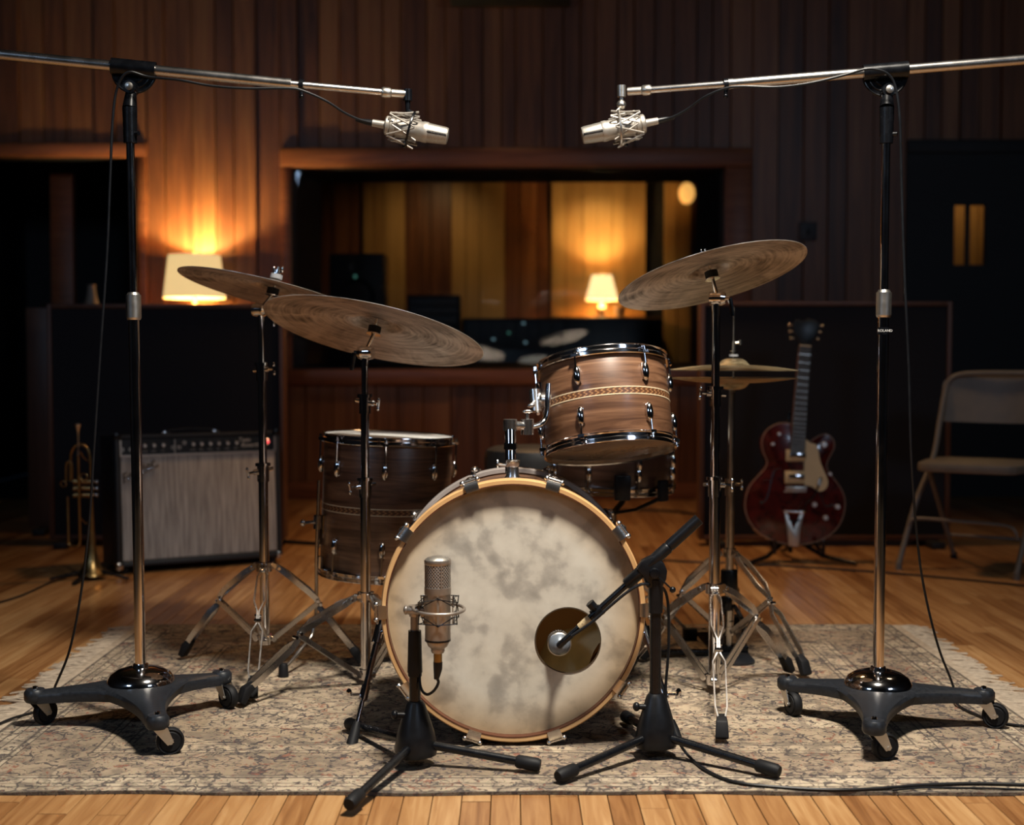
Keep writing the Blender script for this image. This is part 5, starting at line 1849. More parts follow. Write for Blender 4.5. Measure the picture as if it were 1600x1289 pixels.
# ================================================================== AMPLIFIER
a0, a1 = V((-1.543, 5.234, 0)), V((-0.955, 5.57, 0))
wx = (a1 - a0).normalized()
AW = (a1 - a0).length
ang_ = math.atan2(wx.y, wx.x)
amp = thing('guitar_amplifier', 'black combo amplifier with silver grille cloth and glowing red pilot light', 'amplifier', (a0 + a1) / 2, (0, 0, ang_))
hw = AW / 2
LEAN = radians(3)
RL = Matrix.Rotation(-LEAN, 3, 'X')


def L(x_, y_, z_):
    return RL @ V((x_, y_, z_)) + V((0, 0, 0.030))


def lbox(mb, x0, x1, y0, y1, z0, z1):
    return mb.box(x0, x1, y0, y1, z0, z1, R=RL, o=(0, 0, 0.030))


Hh, Dd = 0.520, 0.255
mb = MB()
lbox(mb, -hw, -hw + 0.019, 0, Dd, 0, Hh)
lbox(mb, hw - 0.019, hw, 0, Dd, 0, Hh)
lbox(mb, -hw + 0.019, hw - 0.019, 0, Dd, 0, 0.022)
lbox(mb, -hw + 0.019, hw - 0.019, 0.016, Dd, Hh - 0.019, Hh)
lbox(mb, -hw + 0.019, hw - 0.019, 0.03, 0.04, 0.02, Hh - 0.02)
mb.build('cabinet', 'tolex', amp, local=True, bevel=0.005)
mb = MB()
gz = Hh - 0.088
lbox(mb, -hw + 0.021, hw - 0.021, 0.004, 0.022, 0.024, gz)
mb.build('grille_cloth', 'grille', amp, local=True, bevel=0.003)
mb = MB()
lbox(mb, -hw + 0.019, hw - 0.019, 0.000, 0.008, gz, gz + 0.008)
lbox(mb, -hw + 0.019, -hw + 0.025, 0.000, 0.014, gz, Hh - 0.021)
lbox(mb, hw - 0.025, hw - 0.019, 0.000, 0.014, gz, Hh - 0.021)
lbox(mb, -hw + 0.236, -hw + 0.239, 0.002, 0.012, gz, Hh - 0.024)
mb.build('trim_strip', 'satin', amp, local=True)
mb = MB()
lbox(mb, -hw + 0.025, hw - 0.025, 0.010, 0.020, gz + 0.008, Hh - 0.020)
pn = mb.build('control_panel', 'panelblack', amp, local=True)
pz = gz + 0.042


def ux(px):      # panel position from its place along the front
    return -hw + (px - 183) / (440 - 183) * AW


M['knobblack'] = pm('black_knob_skirt', (0.02, 0.022, 0.026), 0.35, 0, 0.1, 30)
for px in (227 - 14, 227, 241, 255, 301, 314, 327.5, 341, 355, 369):
    if px == 213:
        continue
    kb = MB().lathe([(0, -0.010), (0.0115, -0.010), (0.0105, -0.016), (0.0075, -0.018), (0.0072, -0.024), (0, -0.024)], L(ux(px), 0.020, pz), RL @ V((0, 1, 0)), 18).build('knob', 'knobblack', pn, local=True)
    q = kb
    # bright cap
    MB().lathe([(0, 0.0145), (0.0068, 0.0145), (0.0066, 0.0158), (0, 0.0160)], L(ux(px), 0.010, pz), RL @ V((0, -1, 0)), 16).build('knob_cap', 'knob', pn, local=True)
for px, dz_ in ((194, -0.012), (207, -0.012), (270.5, -0.010), (280, -0.010), (288, 0.008)):
    MB().lathe([(0.0042, 0), (0.0080, 0), (0.0080, 0.004), (0.0042, 0.004)], L(ux(px), 0.009, pz + dz_), RL @ V((0, -1, 0)), 16, closed=True).build('input_jack', 'satin', pn, local=True)
FR = RL @ Matrix(((1, 0, 0), (0, 0, -1), (0, 1, 0)))
tx_ = text_part('panel_lettering', 'Twin', 0.026, FR, L(ux(382), 0.0085, pz + 0.012), 'white', pn, shear=0.35, local=True)
text_part('panel_lettering', 'Reverb', 0.026, FR, L(ux(391), 0.0085, pz - 0.010), 'white', pn, shear=0.35, local=True)
for px in (227, 241, 255, 301, 314, 327.5, 341, 355, 369):
    w_txt = {227: 'VOLUME', 241: 'TREBLE', 255: 'BASS', 301: 'VOLUME', 314: 'TREBLE', 327.5: 'MIDDLE', 341: 'BASS', 355: 'REVERB', 369: 'SPEED'}[px]
    text_part('knob_lettering', w_txt, 0.0062, FR, L(ux(px), 0.0090, pz - 0.021), 'white', pn, local=True)
MB().lathe([(0.011, 0), (0.011, 0.004), (0.0085, 0.006), (0.0085, 0)], L(ux(420), 0.010, pz + 0.002), RL @ V((0, -1, 0)), 20, closed=True).build('jewel_bezel', 'chrome', pn, local=True)
MB().ball(L(ux(420), 0.005, pz + 0.002), 1, (0.0085, 0.006, 0.0085), 14).build('pilot_jewel', 'pilot', amp, local=True)['label'] = 'glowing red pilot jewel'
# script badge on the cloth
bd3 = text_part('badge', 'Fender', 0.052, FR @ Matrix.Rotation(radians(27), 3, 'Z'), L(ux(215), 0.000, gz - 0.058), 'chrome', amp, shear=0.4, extrude=0.0015, local=True)
p0, p1 = L(ux(197), -0.001, gz - 0.094), L(ux(247), -0.001, gz - 0.036)
MB().bar([p0, p1], V((0, 1, 0)), 0.0015, [0.0012, 0.0034]).build('badge_underline', 'chrome', bd3, local=True)
for s in (-1, 1):
    for yy in (0.03, Dd - 0.03):
        MB().lathe([(0, 0), (0.014, 0), (0.016, 0.005), (0.016, 0.028), (0, 0.030)], V((s * (hw - 0.035), yy, 0.001)), (0, 0, 1), 18).build('foot', 'rubber', amp, local=True)
for s in (-1, 1):
    for z_ in (0.004, Hh - 0.004):
        mb = MB()
        sx_ = s * (hw - 0.010)
        lbox(mb, sx_ - 0.014, sx_ + 0.0115, -0.0025, 0.025, z_ - 0.014, z_ + 0.014)
        mb.build('corner', 'blackmetal' if z_ > 0.1 else 'nickel', amp, local=True, bevel=0.004)
mb = MB()
hb_ = [L(-0.10, Dd / 2, Hh), L(-0.09, Dd / 2, Hh + 0.014), L(0, Dd / 2, Hh + 0.020), L(0.09, Dd / 2, Hh + 0.014), L(0.10, Dd / 2, Hh)]
hd_ = MB().bar(hb_, V((0, 1, 0)), 0.013, 0.003).build('handle', 'vinyl', amp, local=True)
for s in (-1, 1):
    mb = MB()
    lbox(mb, s * 0.105 - 0.018, s * 0.105 + 0.018, Dd / 2 - 0.014, Dd / 2 + 0.014, Hh, Hh + 0.011)
    mb.build('handle_cap', 'chrome', hd_, local=True, bevel=0.003)

# ================================================================== TRUMPET
tY = 5.15


def tp(px, py, dy=0.0):
    return at(px, py, tY + dy)


trp = thing('trumpet', 'brass trumpet standing bell down on a small floor stand beside the amplifier', 'trumpet', tp(144, 897))
zz = [(770, 0.0058), (790, 0.0070), (810, 0.0088), (830, 0.0112), (848, 0.0145), (862, 0.0190), (874, 0.0255), (883, 0.0340), (890, 0.0440), (895, 0.0530), (897, 0.0560), (898, 0.0565)]
bx_ = tp(144, 897).x
pr = [(r, zof(y_, tY)) for y_, r in zz]
MB().lathe(pr + [(r - 0.0008, h + 0.0003) for r, h in reversed(pr)], (bx_, tY, 0), (0, 0, 1), 48, closed=True).build('bell', 'brass', trp)
MB().ring((bx_, tY, zof(898, tY)), (0, 0, 1), 0.0562, 0.0012, 48, 6).build('bell_rim', 'brass', trp)
MB().sweep(catmull([tp(144, 771), tp(142, 740), tp(140, 712), tp(135, 699), tp(126, 694), tp(117, 697), tp(111, 708), tp(110, 730), tp(110, 752)], 6), 0.0056, 12).build('bell_tail', 'brass', trp)
MB().sweep([tp(122, 712, -0.03), tp(123, 760, -0.03), tp(125, 843, -0.03)], 0.0052, 12).build('leadpipe', 'brass', trp)
MB().sweep(catmull([tp(125, 843, -0.03), tp(124, 850, -0.03), tp(120, 853.5, -0.03), tp(112, 853.5, -0.025), tp(107.5, 849, -0.02), tp(107, 840, -0.02), tp(105.5, 776, -0.01)], 6), 0.0056, 12).build('tuning_slide', 'brass', trp)
MB().sweep(catmull([tp(112, 750), tp(112, 728), tp(110, 722), tp(107, 721), tp(104, 724), tp(103, 732), tp(103, 752)], 6), 0.0050, 10).build('valve_slide', 'brass', trp)
mb = MB().lathe([(0.0045, 0), (0.0050, 0.045), (0.0055, 0.055), (0.0085, 0.072), (0.0120, 0.078), (0.0135, 0.082), (0.0130, 0.086), (0.0085, 0.084), (0.003, 0.072)], tp(122, 697, -0.03), (0, 0, 1), 24)
mb.rod(tp(122, 712, -0.03), tp(122, 697, -0.03), 0.0062, 0.0052, n=14)
mb.build('mouthpiece', 'nickel', trp)
for k, yy in enumerate((752, 762.5, 773)):
    z_ = zof(yy, tY)
    v_ = MB().rod((tp(113, 0).x - 0.012, tY - 0.008, z_), (tp(113, 0).x + 0.052, tY - 0.008, z_), 0.0098, n=20)
    v_.rod((tp(113, 0).x + 0.052, tY - 0.008, z_), (tp(113, 0).x + 0.056, tY - 0.008, z_), 0.0106, n=20)
    v_ = v_.rod((tp(113, 0).x - 0.016, tY - 0.008, z_), (tp(113, 0).x - 0.012, tY - 0.008, z_), 0.0106, n=20).build('valve', 'brass', trp)
    MB().rod((tp(113, 0).x + 0.056, tY - 0.008, z_), (tp(113, 0).x + 0.074, tY - 0.008, z_), 0.0032, n=8).rod((tp(113, 0).x + 0.073, tY - 0.008, z_), (tp(113, 0).x + 0.077, tY - 0.008, z_), 0.0090, n=16).build('valve_button', 'nickel', v_)
MB().ring(tp(99, 756, -0.02), (0.3, 1, 0.2), 0.012, 0.0020, 20, 6).ring(tp(131, 745, -0.03), (0, 1, 0), 0.013, 0.0018, 20, 6).build('finger_ring', 'brass', trp)
MB().sweep(catmull([tp(126, 706, -0.02), tp(130, 714, -0.01), tp(137, 720)], 4), 0.0022, 6).sweep([tp(126, 810, -0.03), tp(134, 818, -0.01), tp(143, 815)], 0.0022, 6).build('brace', 'brass', trp)
tst = thing('trumpet_stand', 'low black folding stand inside the bell of the trumpet', 'stand', (bx_, tY, 0))
MB().sweep([(bx_, tY, 0.035), (bx_, tY, 0.05), (bx_, tY, 0.16)], [0.014, 0.012, 0.0055], 14).build('peg', 'black', tst)
for a_ in (-14, 200, 262, 120):
    a = radians(a_)
    MB().bar([(bx_, tY, 0.042), (bx_ + 0.155 * cos(a), tY + 0.155 * sin(a), 0.008)], V((-sin(a), cos(a), 0)), 0.009, 0.004).build('leg', 'black', tst, bevel=0.002)

# ================================================================== GUITAR
gY = 5.55
s_ = gY / FPX
Lb = radians(7)
g_o = at(1243, 852, gY)
xg = V((1, 0, 0))
yg = V((0, sin(Lb), cos(Lb)))
RG = Matrix((xg, yg, xg.cross(yg))).transposed()     # local x right, y up the neck, z toward viewer
gt = thing('electric_guitar', 'cherry red hollow-body electric guitar with cream pickguard on a floor stand', 'guitar', g_o, RG.to_euler())


def G(cx_, cy_):
    """crop coordinates of the close-up -> local plane"""
    px, py = 1150 + cx_ / 5.368, 640 + cy_ / 5.368
    return ((px - 1243) * s_, (852 - py) * s_ / cos(Lb))


def GP(px, py):
    return ((px - 1243) * s_, (852 - py) * s_ / cos(Lb))


out = [(520, 150), (480, 126), (420, 112), (350, 125), (283, 165), (242, 222), (229, 290), (245, 370), (272, 432), (255, 490), (192, 560), (122, 642), (86, 740), (80, 830), (100, 910), (150, 990),
       (220, 1052), (320, 1102), (430, 1127), (540, 1130), (650, 1115), (760, 1070), (850, 998), (902, 905), (924, 800), (915, 720), (880, 645), (828, 575), (786, 520), (776, 455), (805, 390), (840, 320),
       (838, 262), (802, 218), (758, 208), (702, 228), (660, 256), (624, 272), (600, 262), (592, 200)]
o2 = [(p.x, p.y) for p in catmull([(*G(*q), 0) for q in out], 4, closed=True)]


def slab(pts, z0, z1, inset=0.0, name='x', mat='x', parent=None, bevel=0.0, ang=40):
    mb = MB().prism((pts, z0, z1), Matrix.Identity(3))
    return mb.build(name, mat, parent, local=True, bevel=bevel, ang=ang)


# arched body: rings shrinking toward the centre
cxm, cym = sum(p[0] for p in o2) / len(o2), sum(p[1] for p in o2) / len(o2)
prof = [(1.0, -0.058), (1.0, -0.004), (0.985, 0.0), (0.93, 0.0015), (0.8, 0.007), (0.6, 0.011), (0.3, 0.013), (0.0, 0.0135)]
vs, fs = [], []
K2 = len(o2)
for t, z_ in prof:
    for x_, y_ in o2:
        vs.append((cxm + (x_ - cxm) * t, cym + (y_ - cym) * t, z_))
for i in range(len(prof) - 1):
    for k in range(K2):
        q = (k + 1) % K2
        fs.append((i * K2 + k, i * K2 + q, (i + 1) * K2 + q, (i + 1) * K2 + k))
fs.append(tuple(range(K2)))
MB().add(vs, fs).build('body', 'cherry', gt, local=True, ang=35)
MB().sweep([(x_, y_, -0.0015) for x_, y_ in o2], 0.0020, 6, closed=True).build('binding', pm('aged_binding', (0.34, 0.22, 0.15), 0.4, 0, 0.1, 30), gt, local=True)
# neck, fingerboard, headstock
nt0, nt1 = GP(1262, 540), GP(1246, 712)
dirn = (V((*nt0, 0)) - V((*nt1, 0))).normalized()
lt = V((dirn.y, -dirn.x, 0))
nk = MB().bar([V((*nt1, 0.006)), V((*nt0, 0.006))], lt, [0.030, 0.0235], 0.012).build('neck', 'gobowood', gt, local=True, bevel=0.004)
fb_ = MB().bar([V((*nt1, 0.0215)), V((*nt0, 0.0215))], lt, [0.0300, 0.0235], 0.003).build('fingerboard', pm('rosewood_board', (0.095, 0.095, 0.09), 0.45, 0, 0.2, 60), gt, local=True)
Ln = (V((*nt0, 0)) - V((*nt1, 0))).length
for k in range(20):
    d = Ln * (1 - (1 - 2 ** (-(k + 1) / 12.0)) / (1 - 2 ** (-21 / 12.0)))
    c_ = V((*nt1, 0.0248)) + dirn * d
    hwf = 0.030 - 0.0065 * d / Ln
    MB().bar([c_ - lt * hwf, c_ + lt * hwf], dirn, 0.0012, 0.0008).build('fret', 'nickel', fb_, local=True)
nut = V((*nt0, 0.024))
MB().bar([nut - lt * 0.0235, nut + lt * 0.0235], dirn, 0.0025, 0.004).build('nut', 'cream', fb_, local=True)
hp = [(1256, 540), (1252, 528), (1246, 516), (1246, 503), (1250, 497), (1260, 501), (1268, 496), (1281, 500), (1288, 506), (1284, 518), (1275, 529), (1270, 540)]
hs = slab([GP(*q) for q in hp], 0.000, 0.016, name='headstock', mat='panelblack', parent=gt, bevel=0.002)
for px, py in ((1245, 527), (1244, 516), (1243, 506), (1281, 528), (1285, 517), (1288, 507)):
    q = GP(px, py)
    c_ = V((q[0], q[1], 0.006))
    e = V((-0.014 if px < 1262 else 0.010, 0, 0))
    MB().rod(c_, c_ + e, 0.003, n=8).ball(c_ + e, 1, (0.004, 0.008, 0.006), 10).build('tuner', 'nickel', hs, local=True)
# pickguard and hardware
pgp = [(590, 262), (630, 282), (684, 300), (700, 370), (712, 440), (738, 510), (768, 580), (772, 630), (752, 668), (715, 688), (680, 682), (640, 650), (590, 638), (574, 620), (574, 440), (592, 420)]
sm_ = [(p.x, p.y) for p in catmull([(*G(*q), 0) for q in pgp], 3, closed=True)]
slab(sm_, 0.018, 0.0205, name='pickguard', mat='cream', parent=gt)
for y0_, y1_, x0_ in ((338, 436, 424), (516, 622, 412)):
    a, b_ = G(x0_, y1_), G(x0_ + 165, y0_)
    pk = MB().box(a[0], b_[0], a[1], b_[1], 0.010, 0.0205).build('pickup', 'cream', gt, local=True, bevel=0.002)
    mx_, my_ = (a[0] + b_[0]) / 2 + 0.004, (a[1] + b_[1]) / 2
    MB().box(mx_ - 0.030, mx_ + 0.036, my_ - 0.011, my_ + 0.011, 0.018, 0.026).build('pickup_cover', 'chrome', pk, local=True, bevel=0.002)
a, b_ = G(405, 684), G(592, 648)
MB().box(a[0], b_[0], a[1] - 0.006, a[1] + 0.001, 0.010, 0.017).box(a[0] + 0.006, b_[0], a[1] + 0.002, b_[1], 0.015, 0.028).build('bridge', 'satin', gt, local=True, bevel=0.002)
# vibrato tailpiece: V shaped plate, roller bar and arm
tl2 = MB()
pl2 = [(402, 842), (420, 850), (480, 1012), (545, 850), (575, 842), (560, 900), (535, 1000), (520, 1145), (436, 1145), (425, 1000), (408, 900)]
tl2.prism(([G(*q) for q in pl2], 0.012, 0.018), Matrix.Identity(3))
tlo = tl2.build('tailpiece', 'satin', gt, local=True, bevel=0.001)
a, b_ = G(405, 858), G(565, 860)
MB().rod((a[0], a[1], 0.024), (b_[0], b_[1], 0.024), 0.0055, n=14).ball((a[0], a[1], 0.024), 0.0075, n=10).ball((b_[0], b_[1], 0.024), 0.0075, n=10).build('roller_bar', 'chrome', tlo, local=True)
v3 = [(430, 910), (485, 938), (545, 912), (535, 930), (485, 960), (440, 928)]
MB().prism(([G(*q) for q in v3], 0.016, 0.021), Matrix.Identity(3)).build('tailpiece_emblem', 'chrome', tlo, local=True)
MB().sweep(catmull([(*G(568, 850), 0.03), (*G(570, 800), 0.034), (*G(630, 745), 0.036), (*G(680, 660), 0.037), (*G(705, 600), 0.037), (*G(708, 570), 0.037)], 5), [0.0035] * 26, 8).build('vibrato_arm', 'blackmetal', tlo, local=True)
MB().bar([(*G(700, 585), 0.037), (*G(690, 640), 0.0375)], (0, 0, 1), 0.002, 0.0065).build('arm_tip', 'satin', tlo, local=True)
for q in ((748, 298), (370, 208), (316, 293), (793, 543), (658, 800), (851, 818), (750, 910)):
    r = 0.0125 if q == (748, 298) else (0.0075 if q[0] < 400 or q == (793, 543) else 0.0105)
    c_ = G(*q)
    MB().lathe([(0, 0.020), (r * 0.8, 0.020), (r, 0.017), (r, 0.004), (0, 0.004)], (c_[0], c_[1], 0.004), (0, 0, 1), 20).build('control_knob', 'knob', gt, local=True)
# f holes (dark inlaid slots standing a hair proud of the arch)
for sgn, pts in ((0, [(378, 498), (350, 500), (322, 528), (300, 600), (278, 690), (262, 740), (235, 780), (214, 782)]), (1, [(690, 690), (706, 700), (722, 740), (742, 800), (770, 812), (800, 806)])):
    C_ = catmull([(*G(*q), 0.0085 if sgn == 0 else 0.0095) for q in pts], 4)
    mb = MB().sweep(C_, [0.0030 + 0.0010 * sin(pi * i / (len(C_) - 1)) for i in range(len(C_))], 8)
    mb.ball(C_[-1], 1, (0.0075, 0.0075, 0.004), 12).ball(C_[0], 1, (0.0055, 0.0055, 0.004), 12)
    mb.build('f_hole', 'panelblack', gt, local=True)
mb = MB()
for k in range(6):
    o3 = (k - 2.5) / 2.5
    a = V((*G(485 + o3 * 55, 858), 0.029))
    b2 = V((*G(498 + o3 * 62, 665), 0.0295))
    c3 = nut + lt * o3 * 0.019 + V((0, 0, 0.0042))
    mb.sweep([a, b2, c3], 0.0006, 4)
so = mb.build('string', 'nickel', gt, local=True)
# stand
gs = thing('guitar_stand', 'black tubular floor stand under the red guitar', 'stand', (g_o.x, gY + 0.05, 0))
MB().sweep([(g_o.x, gY + 0.10, 0.03), (g_o.x, gY + 0.14, 0.30), (g_o.x + 0.01, gY + 0.19, 0.62)], 0.010, 12).build('upright', 'blackmetal', gs)
MB().sweep([(g_o.x - 0.10, gY - 0.07, 0.105), (g_o.x - 0.10, gY - 0.065, 0.055), (g_o.x - 0.09, gY + 0.08, 0.075), (g_o.x + 0.09, gY + 0.08, 0.075), (g_o.x + 0.10, gY - 0.065, 0.055), (g_o.x + 0.10, gY - 0.07, 0.105)], 0.0085, 10).build('cradle', 'blackmetal', gs)
for q in (gr(1338, 881, 0.012), gr(1160, 884, 0.012), V((g_o.x, gY + 0.28, 0.012))):
    MB().sweep([(g_o.x, gY + 0.10, 0.10), (q + V((g_o.x, gY + 0.1, 0.05))) / 2, q], 0.0095, 10).build('leg', 'blackmetal', gs)

# ================================================================== FOLDING CHAIR
ch = thing('folding_chair', 'beige metal folding chair at the right edge, facing the kit', 'chair', (1.76, 5.35, 0))
fl1, fl2 = gr(1404, 890, 0.0), gr(1588, 906, 0.0)
dx_ = (fl2 - fl1).normalized()
dy_ = V((-dx_.y, dx_.x, 0))
oC = fl1


def cp(x_, y_, z_):
    return oC + dx_ * x_ + dy_ * y_ + V((0, 0, z_))


Wc = (fl2 - fl1).length
i1, i2 = 0.065, Wc - 0.005
# main frame: front feet, up to the back rest, an inverted U
path = [cp(0, 0, 0.02), cp(0.035, 0.10, 0.26), cp(0.075, 0.20, 0.44), cp(0.085, 0.26, 0.60), cp(0.095, 0.30, 0.72), cp(0.115, 0.31, 0.765), cp(0.16, 0.315, 0.785), cp(0.26, 0.317, 0.790), cp(Wc - 0.02, 0.317, 0.790),
        cp(Wc + 0.05, 0.315, 0.785), cp(Wc + 0.085, 0.31, 0.765), cp(Wc + 0.10, 0.30, 0.72), cp(Wc + 0.09, 0.26, 0.60), cp(Wc + 0.075, 0.20, 0.44), cp(Wc + 0.03, 0.10, 0.26), cp(Wc, 0, 0.02)]
MB().sweep(catmull(path, 5), 0.0115, 12).build('frame', 'chairmetal', ch)
bk = MB()
vs, fs = [], []
nn1, nn2 = 12, 5
for j in range(nn2):
    for i in range(nn1 + 1):
        t = i / nn1
        u = j / (nn2 - 1)
        xx = 0.085 + (Wc + 0.015) * t + (0.012 * (1 - u) * (1 - 2 * t)) * -1
        cor = 0.035 * max(0, 1 - min(t, 1 - t) / 0.1) ** 2 if j == nn2 - 1 else 0
        vs.append(cp(xx, 0.285 + 0.03 * u + 0.035 * sin(pi * t), 0.590 + 0.200 * u - cor - 0.004 * sin(pi * t)))
m_ = nn1 + 1
k0 = len(vs)
vs += [v_ - dy_ * 0.006 for v_ in vs]
for j in range(nn2 - 1):
    for i in range(nn1):
        a = j * m_ + i
        fs += [(a, a + 1, a + m_ + 1, a + m_), (k0 + a + m_, k0 + a + m_ + 1, k0 + a + 1, k0 + a)]
for i in range(nn1):
    fs += [(i, k0 + i, k0 + i + 1, i + 1)]
    a = (nn2 - 1) * m_ + i
    fs += [(a, a + 1, k0 + a + 1, k0 + a)]
for j in range(nn2 - 1):
    a, b_ = j * m_, j * m_ + nn1
    fs += [(a, a + m_, k0 + a + m_, k0 + a), (b_, k0 + b_, k0 + b_ + m_, b_ + m_)]
bk.add(vs, fs).build('backrest', 'chairmetal', ch)
pts = [(0.075, 0.0), (0.09, -0.04), (0.14, -0.06), (Wc - 0.06, -0.06), (Wc - 0.01, -0.04), (Wc + 0.01, 0.0), (Wc + 0.045, 0.20), (Wc + 0.02, 0.34), (0.10, 0.34), (0.055, 0.20)]
sp_ = [(p.x, p.y) for p in catmull([(x_, y_, 0) for x_, y_ in pts], 3, closed=True)]
K3 = len(sp_)
MB().add([cp(x_, y_, 0.405) for x_, y_ in sp_] + [cp(x_, y_, 0.440) for x_, y_ in sp_],
         [tuple(range(K3)), tuple(range(2 * K3 - 1, K3 - 1, -1))] + [(i, (i + 1) % K3, K3 + (i + 1) % K3, K3 + i) for i in range(K3)]).build('seat', 'chairmetal', ch, bevel=0.008)
for x0_, x1_ in ((0.075, 0.10), (Wc + 0.02, Wc + 0.0)):
    MB().sweep([cp(x0_, 0.12, 0.42), cp((x0_ + x1_) / 2, 0.28, 0.22), cp(x1_, 0.43, 0.02)], 0.0100, 10).build('rear_leg', 'chairmetal', ch)
MB().sweep(catmull([cp(0.018, 0.055, 0.15), cp(0.025, 0.055, 0.185), cp(0.06, 0.06, 0.205), cp(Wc / 2, 0.06, 0.203), cp(Wc - 0.06, 0.06, 0.198), cp(Wc - 0.02, 0.055, 0.178), cp(Wc - 0.012, 0.055, 0.145)], 5), 0.0070, 10).build('stretcher', 'chairmetal', ch)
MB().sweep([cp(0.085, 0.36, 0.11), cp(Wc, 0.36, 0.11)], 0.0070, 10).build('rear_stretcher', 'chairmetal', ch)
for q in (cp(0, 0, 0), cp(Wc, 0, 0), cp(0.10, 0.435, 0), cp(Wc, 0.435, 0)):
    MB().rod(q, q + V((0, 0, 0.028)), 0.0145, 0.013, n=14).build('rubber_foot', 'rubber' if q.y > 5.5 else 'chairmetal', ch)

# ================================================================== GOBOS
def gobo(label, x0, x1, z1, Y, th_=0.10, fw=0.038):
    g = thing('gobo_panel', label, 'sound baffle', ((x0 + x1) / 2, Y, 0))
    MB().box(x0 + fw, x1 - fw, Y + 0.012, Y + th_ - 0.012, 0.03 + fw, z1 - fw).build('fabric', 'gobofabric', g, smooth=False)
    for a, b_, c_, d_ in ((x0, x0 + fw, 0.03, z1), (x1 - fw, x1, 0.03, z1)):
        MB().box(a, b_, Y, Y + th_, c_, d_).build('stile', 'gobowood', g, bevel=0.002)
    for c_, d_ in ((0.03, 0.03 + fw), (z1 - fw, z1)):
        MB().box(x0 + fw, x1 - fw, Y, Y + th_, c_, d_).build('rail', 'gobowood', g, bevel=0.002)
    for a in (x0 + 0.08, x1 - 0.08):
        MB().box(a - 0.03, a + 0.03, Y - 0.10, Y + th_ + 0.10, 0.0, 0.03).build('foot', 'paint', g, bevel=0.003)
    return g


gobo('dark fabric baffle in a thin wooden frame behind the amplifier', px2x(74, 6.05), px2x(443, 6.05), zof(475, 6.05), 6.05, fw=0.019)
gobo('dark fabric baffle in a thin wooden frame behind the guitar and chair', px2x(1094, 6.05), px2x(1487, 6.05), zof(471, 6.05), 6.05, fw=0.020)
gobo('wider baffle peeking out at the left, behind the one with the amplifier', px2x(42, 6.5), px2x(42, 6.5) + 1.0, zof(481, 6.5), 6.5, fw=0.13)

# ================================================================== SIDEBOARD, TABLE LAMP, VASE
sbz = 1.02  # unseen top, raised to keep the table lamp's light off the left floor
sbd = thing('sideboard', 'unseen dark sideboard behind the left baffles, its top raised to block lamp light', 'sideboard', (-1.95, 7.65, 0))
MB().box(-2.62, -1.30, 7.50, 8.06, sbz - 0.03, sbz).build('top', 'gobowood', sbd, bevel=0.004)
MB().box(-2.58, -1.34, 7.54, 8.05, 0.10, sbz - 0.03).build('body', 'gobowood', sbd, bevel=0.003)
for a in (-2.26, -1.65):
    d_ = MB().box(a - 0.29, a + 0.29, 7.52, 7.54, 0.13, sbz - 0.05).build('door', 'gobowood', sbd, bevel=0.003)
    MB().rod((a + 0.22, 7.52, 0.45), (a + 0.22, 7.50, 0.45), 0.010, n=12).build('handle', 'nickel', d_)
for a in (-2.52, -1.40):
    for b_ in (7.59, 8.0):
        MB().rod((a, b_, 0.0), (a, b_, 0.10), 0.018, 0.024, n=12).build('leg', 'gobowood', sbd)


def table_lamp(label, c, zbase, zsb, zst, rb, rt, mat, inner, e, col, base_mat='nickel', fn=None):
    l = thing('table_lamp', label, 'lamp', (c[0], c[1], zbase))
    MB().lathe([(rb, zsb), (rt, zst), (rt - 0.002, zst), (rb - 0.002, zsb)], (c[0], c[1], 0), (0, 0, 1), 48, closed=True).build('shade', mat, l)
    H_ = zsb - zbase
    MB().lathe([(0, 0), (0.075, 0), (0.075, 0.012), (0.02, 0.03), (0.03, H_ * 0.3), (0.045, H_ * 0.5), (0.03, H_ * 0.75), (0.012, H_ * 0.85), (0.008, H_ + 0.02), (0, H_ + 0.02)],
               (c[0], c[1], zbase), (0, 0, 1), 28).build('base', base_mat, l)
    zb_2 = zst - min(0.15, (zst - zsb) * 0.62)
    MB().lathe([(0, -0.03), (0.012, -0.03), (0.02, -0.01), (0.026, 0.012), (0.018, 0.034), (0, 0.04)], (c[0], c[1], zb_2), (0, 0, 1), 20).build('bulb', inner, l)
    mb = MB()
    for k in range(3):
        a = 2 * pi * k / 3 + 0.5
        mb.rod((c[0], c[1], zst - 0.01), (c[0] + (rt - 0.002) * cos(a), c[1] + (rt - 0.002) * sin(a), zst - 0.006), 0.0015, n=6)
    mb.rod((c[0], c[1], zb_2 + 0.03), (c[0], c[1], zst + 0.012), 0.002, n=6)
    mb.ball((c[0], c[1], zst + 0.016), 0.006, n=8)
    mb.build('shade_carrier', 'nickel', l)
    light('table_lamp_light', 'POINT', (c[0], c[1], zb_2 + 0.055), e, col, shadow_soft_size=0.03)
    return l


lx = px2x(305.5, 7.89)
LY = 7.89
table_lamp('lit table lamp with a wide cream drum shade, above the left baffle', (lx, LY), sbz, zof(466, LY), zof(399, LY), 0.180, 0.150, 'shade', 'shadein', 52, (1.0, 0.76, 0.36))
vx = px2x(145, 7.6)
tag(MB().lathe([(0, 0), (0.040, 0), (0.052, 0.03), (0.054, 0.07), (0.040, 0.13), (0.026, 0.19), (0.020, 0.235), (0.027, 0.245), (0.018, 0.24), (0, 0.22)], (0, 0, 0), (0, 0, 1), 32).build(
    'vase', 'vase', None, loc=None), 'pale slender vase on the sideboard, left of the cream lamp', 'vase').location = (vx, 7.6, sbz)

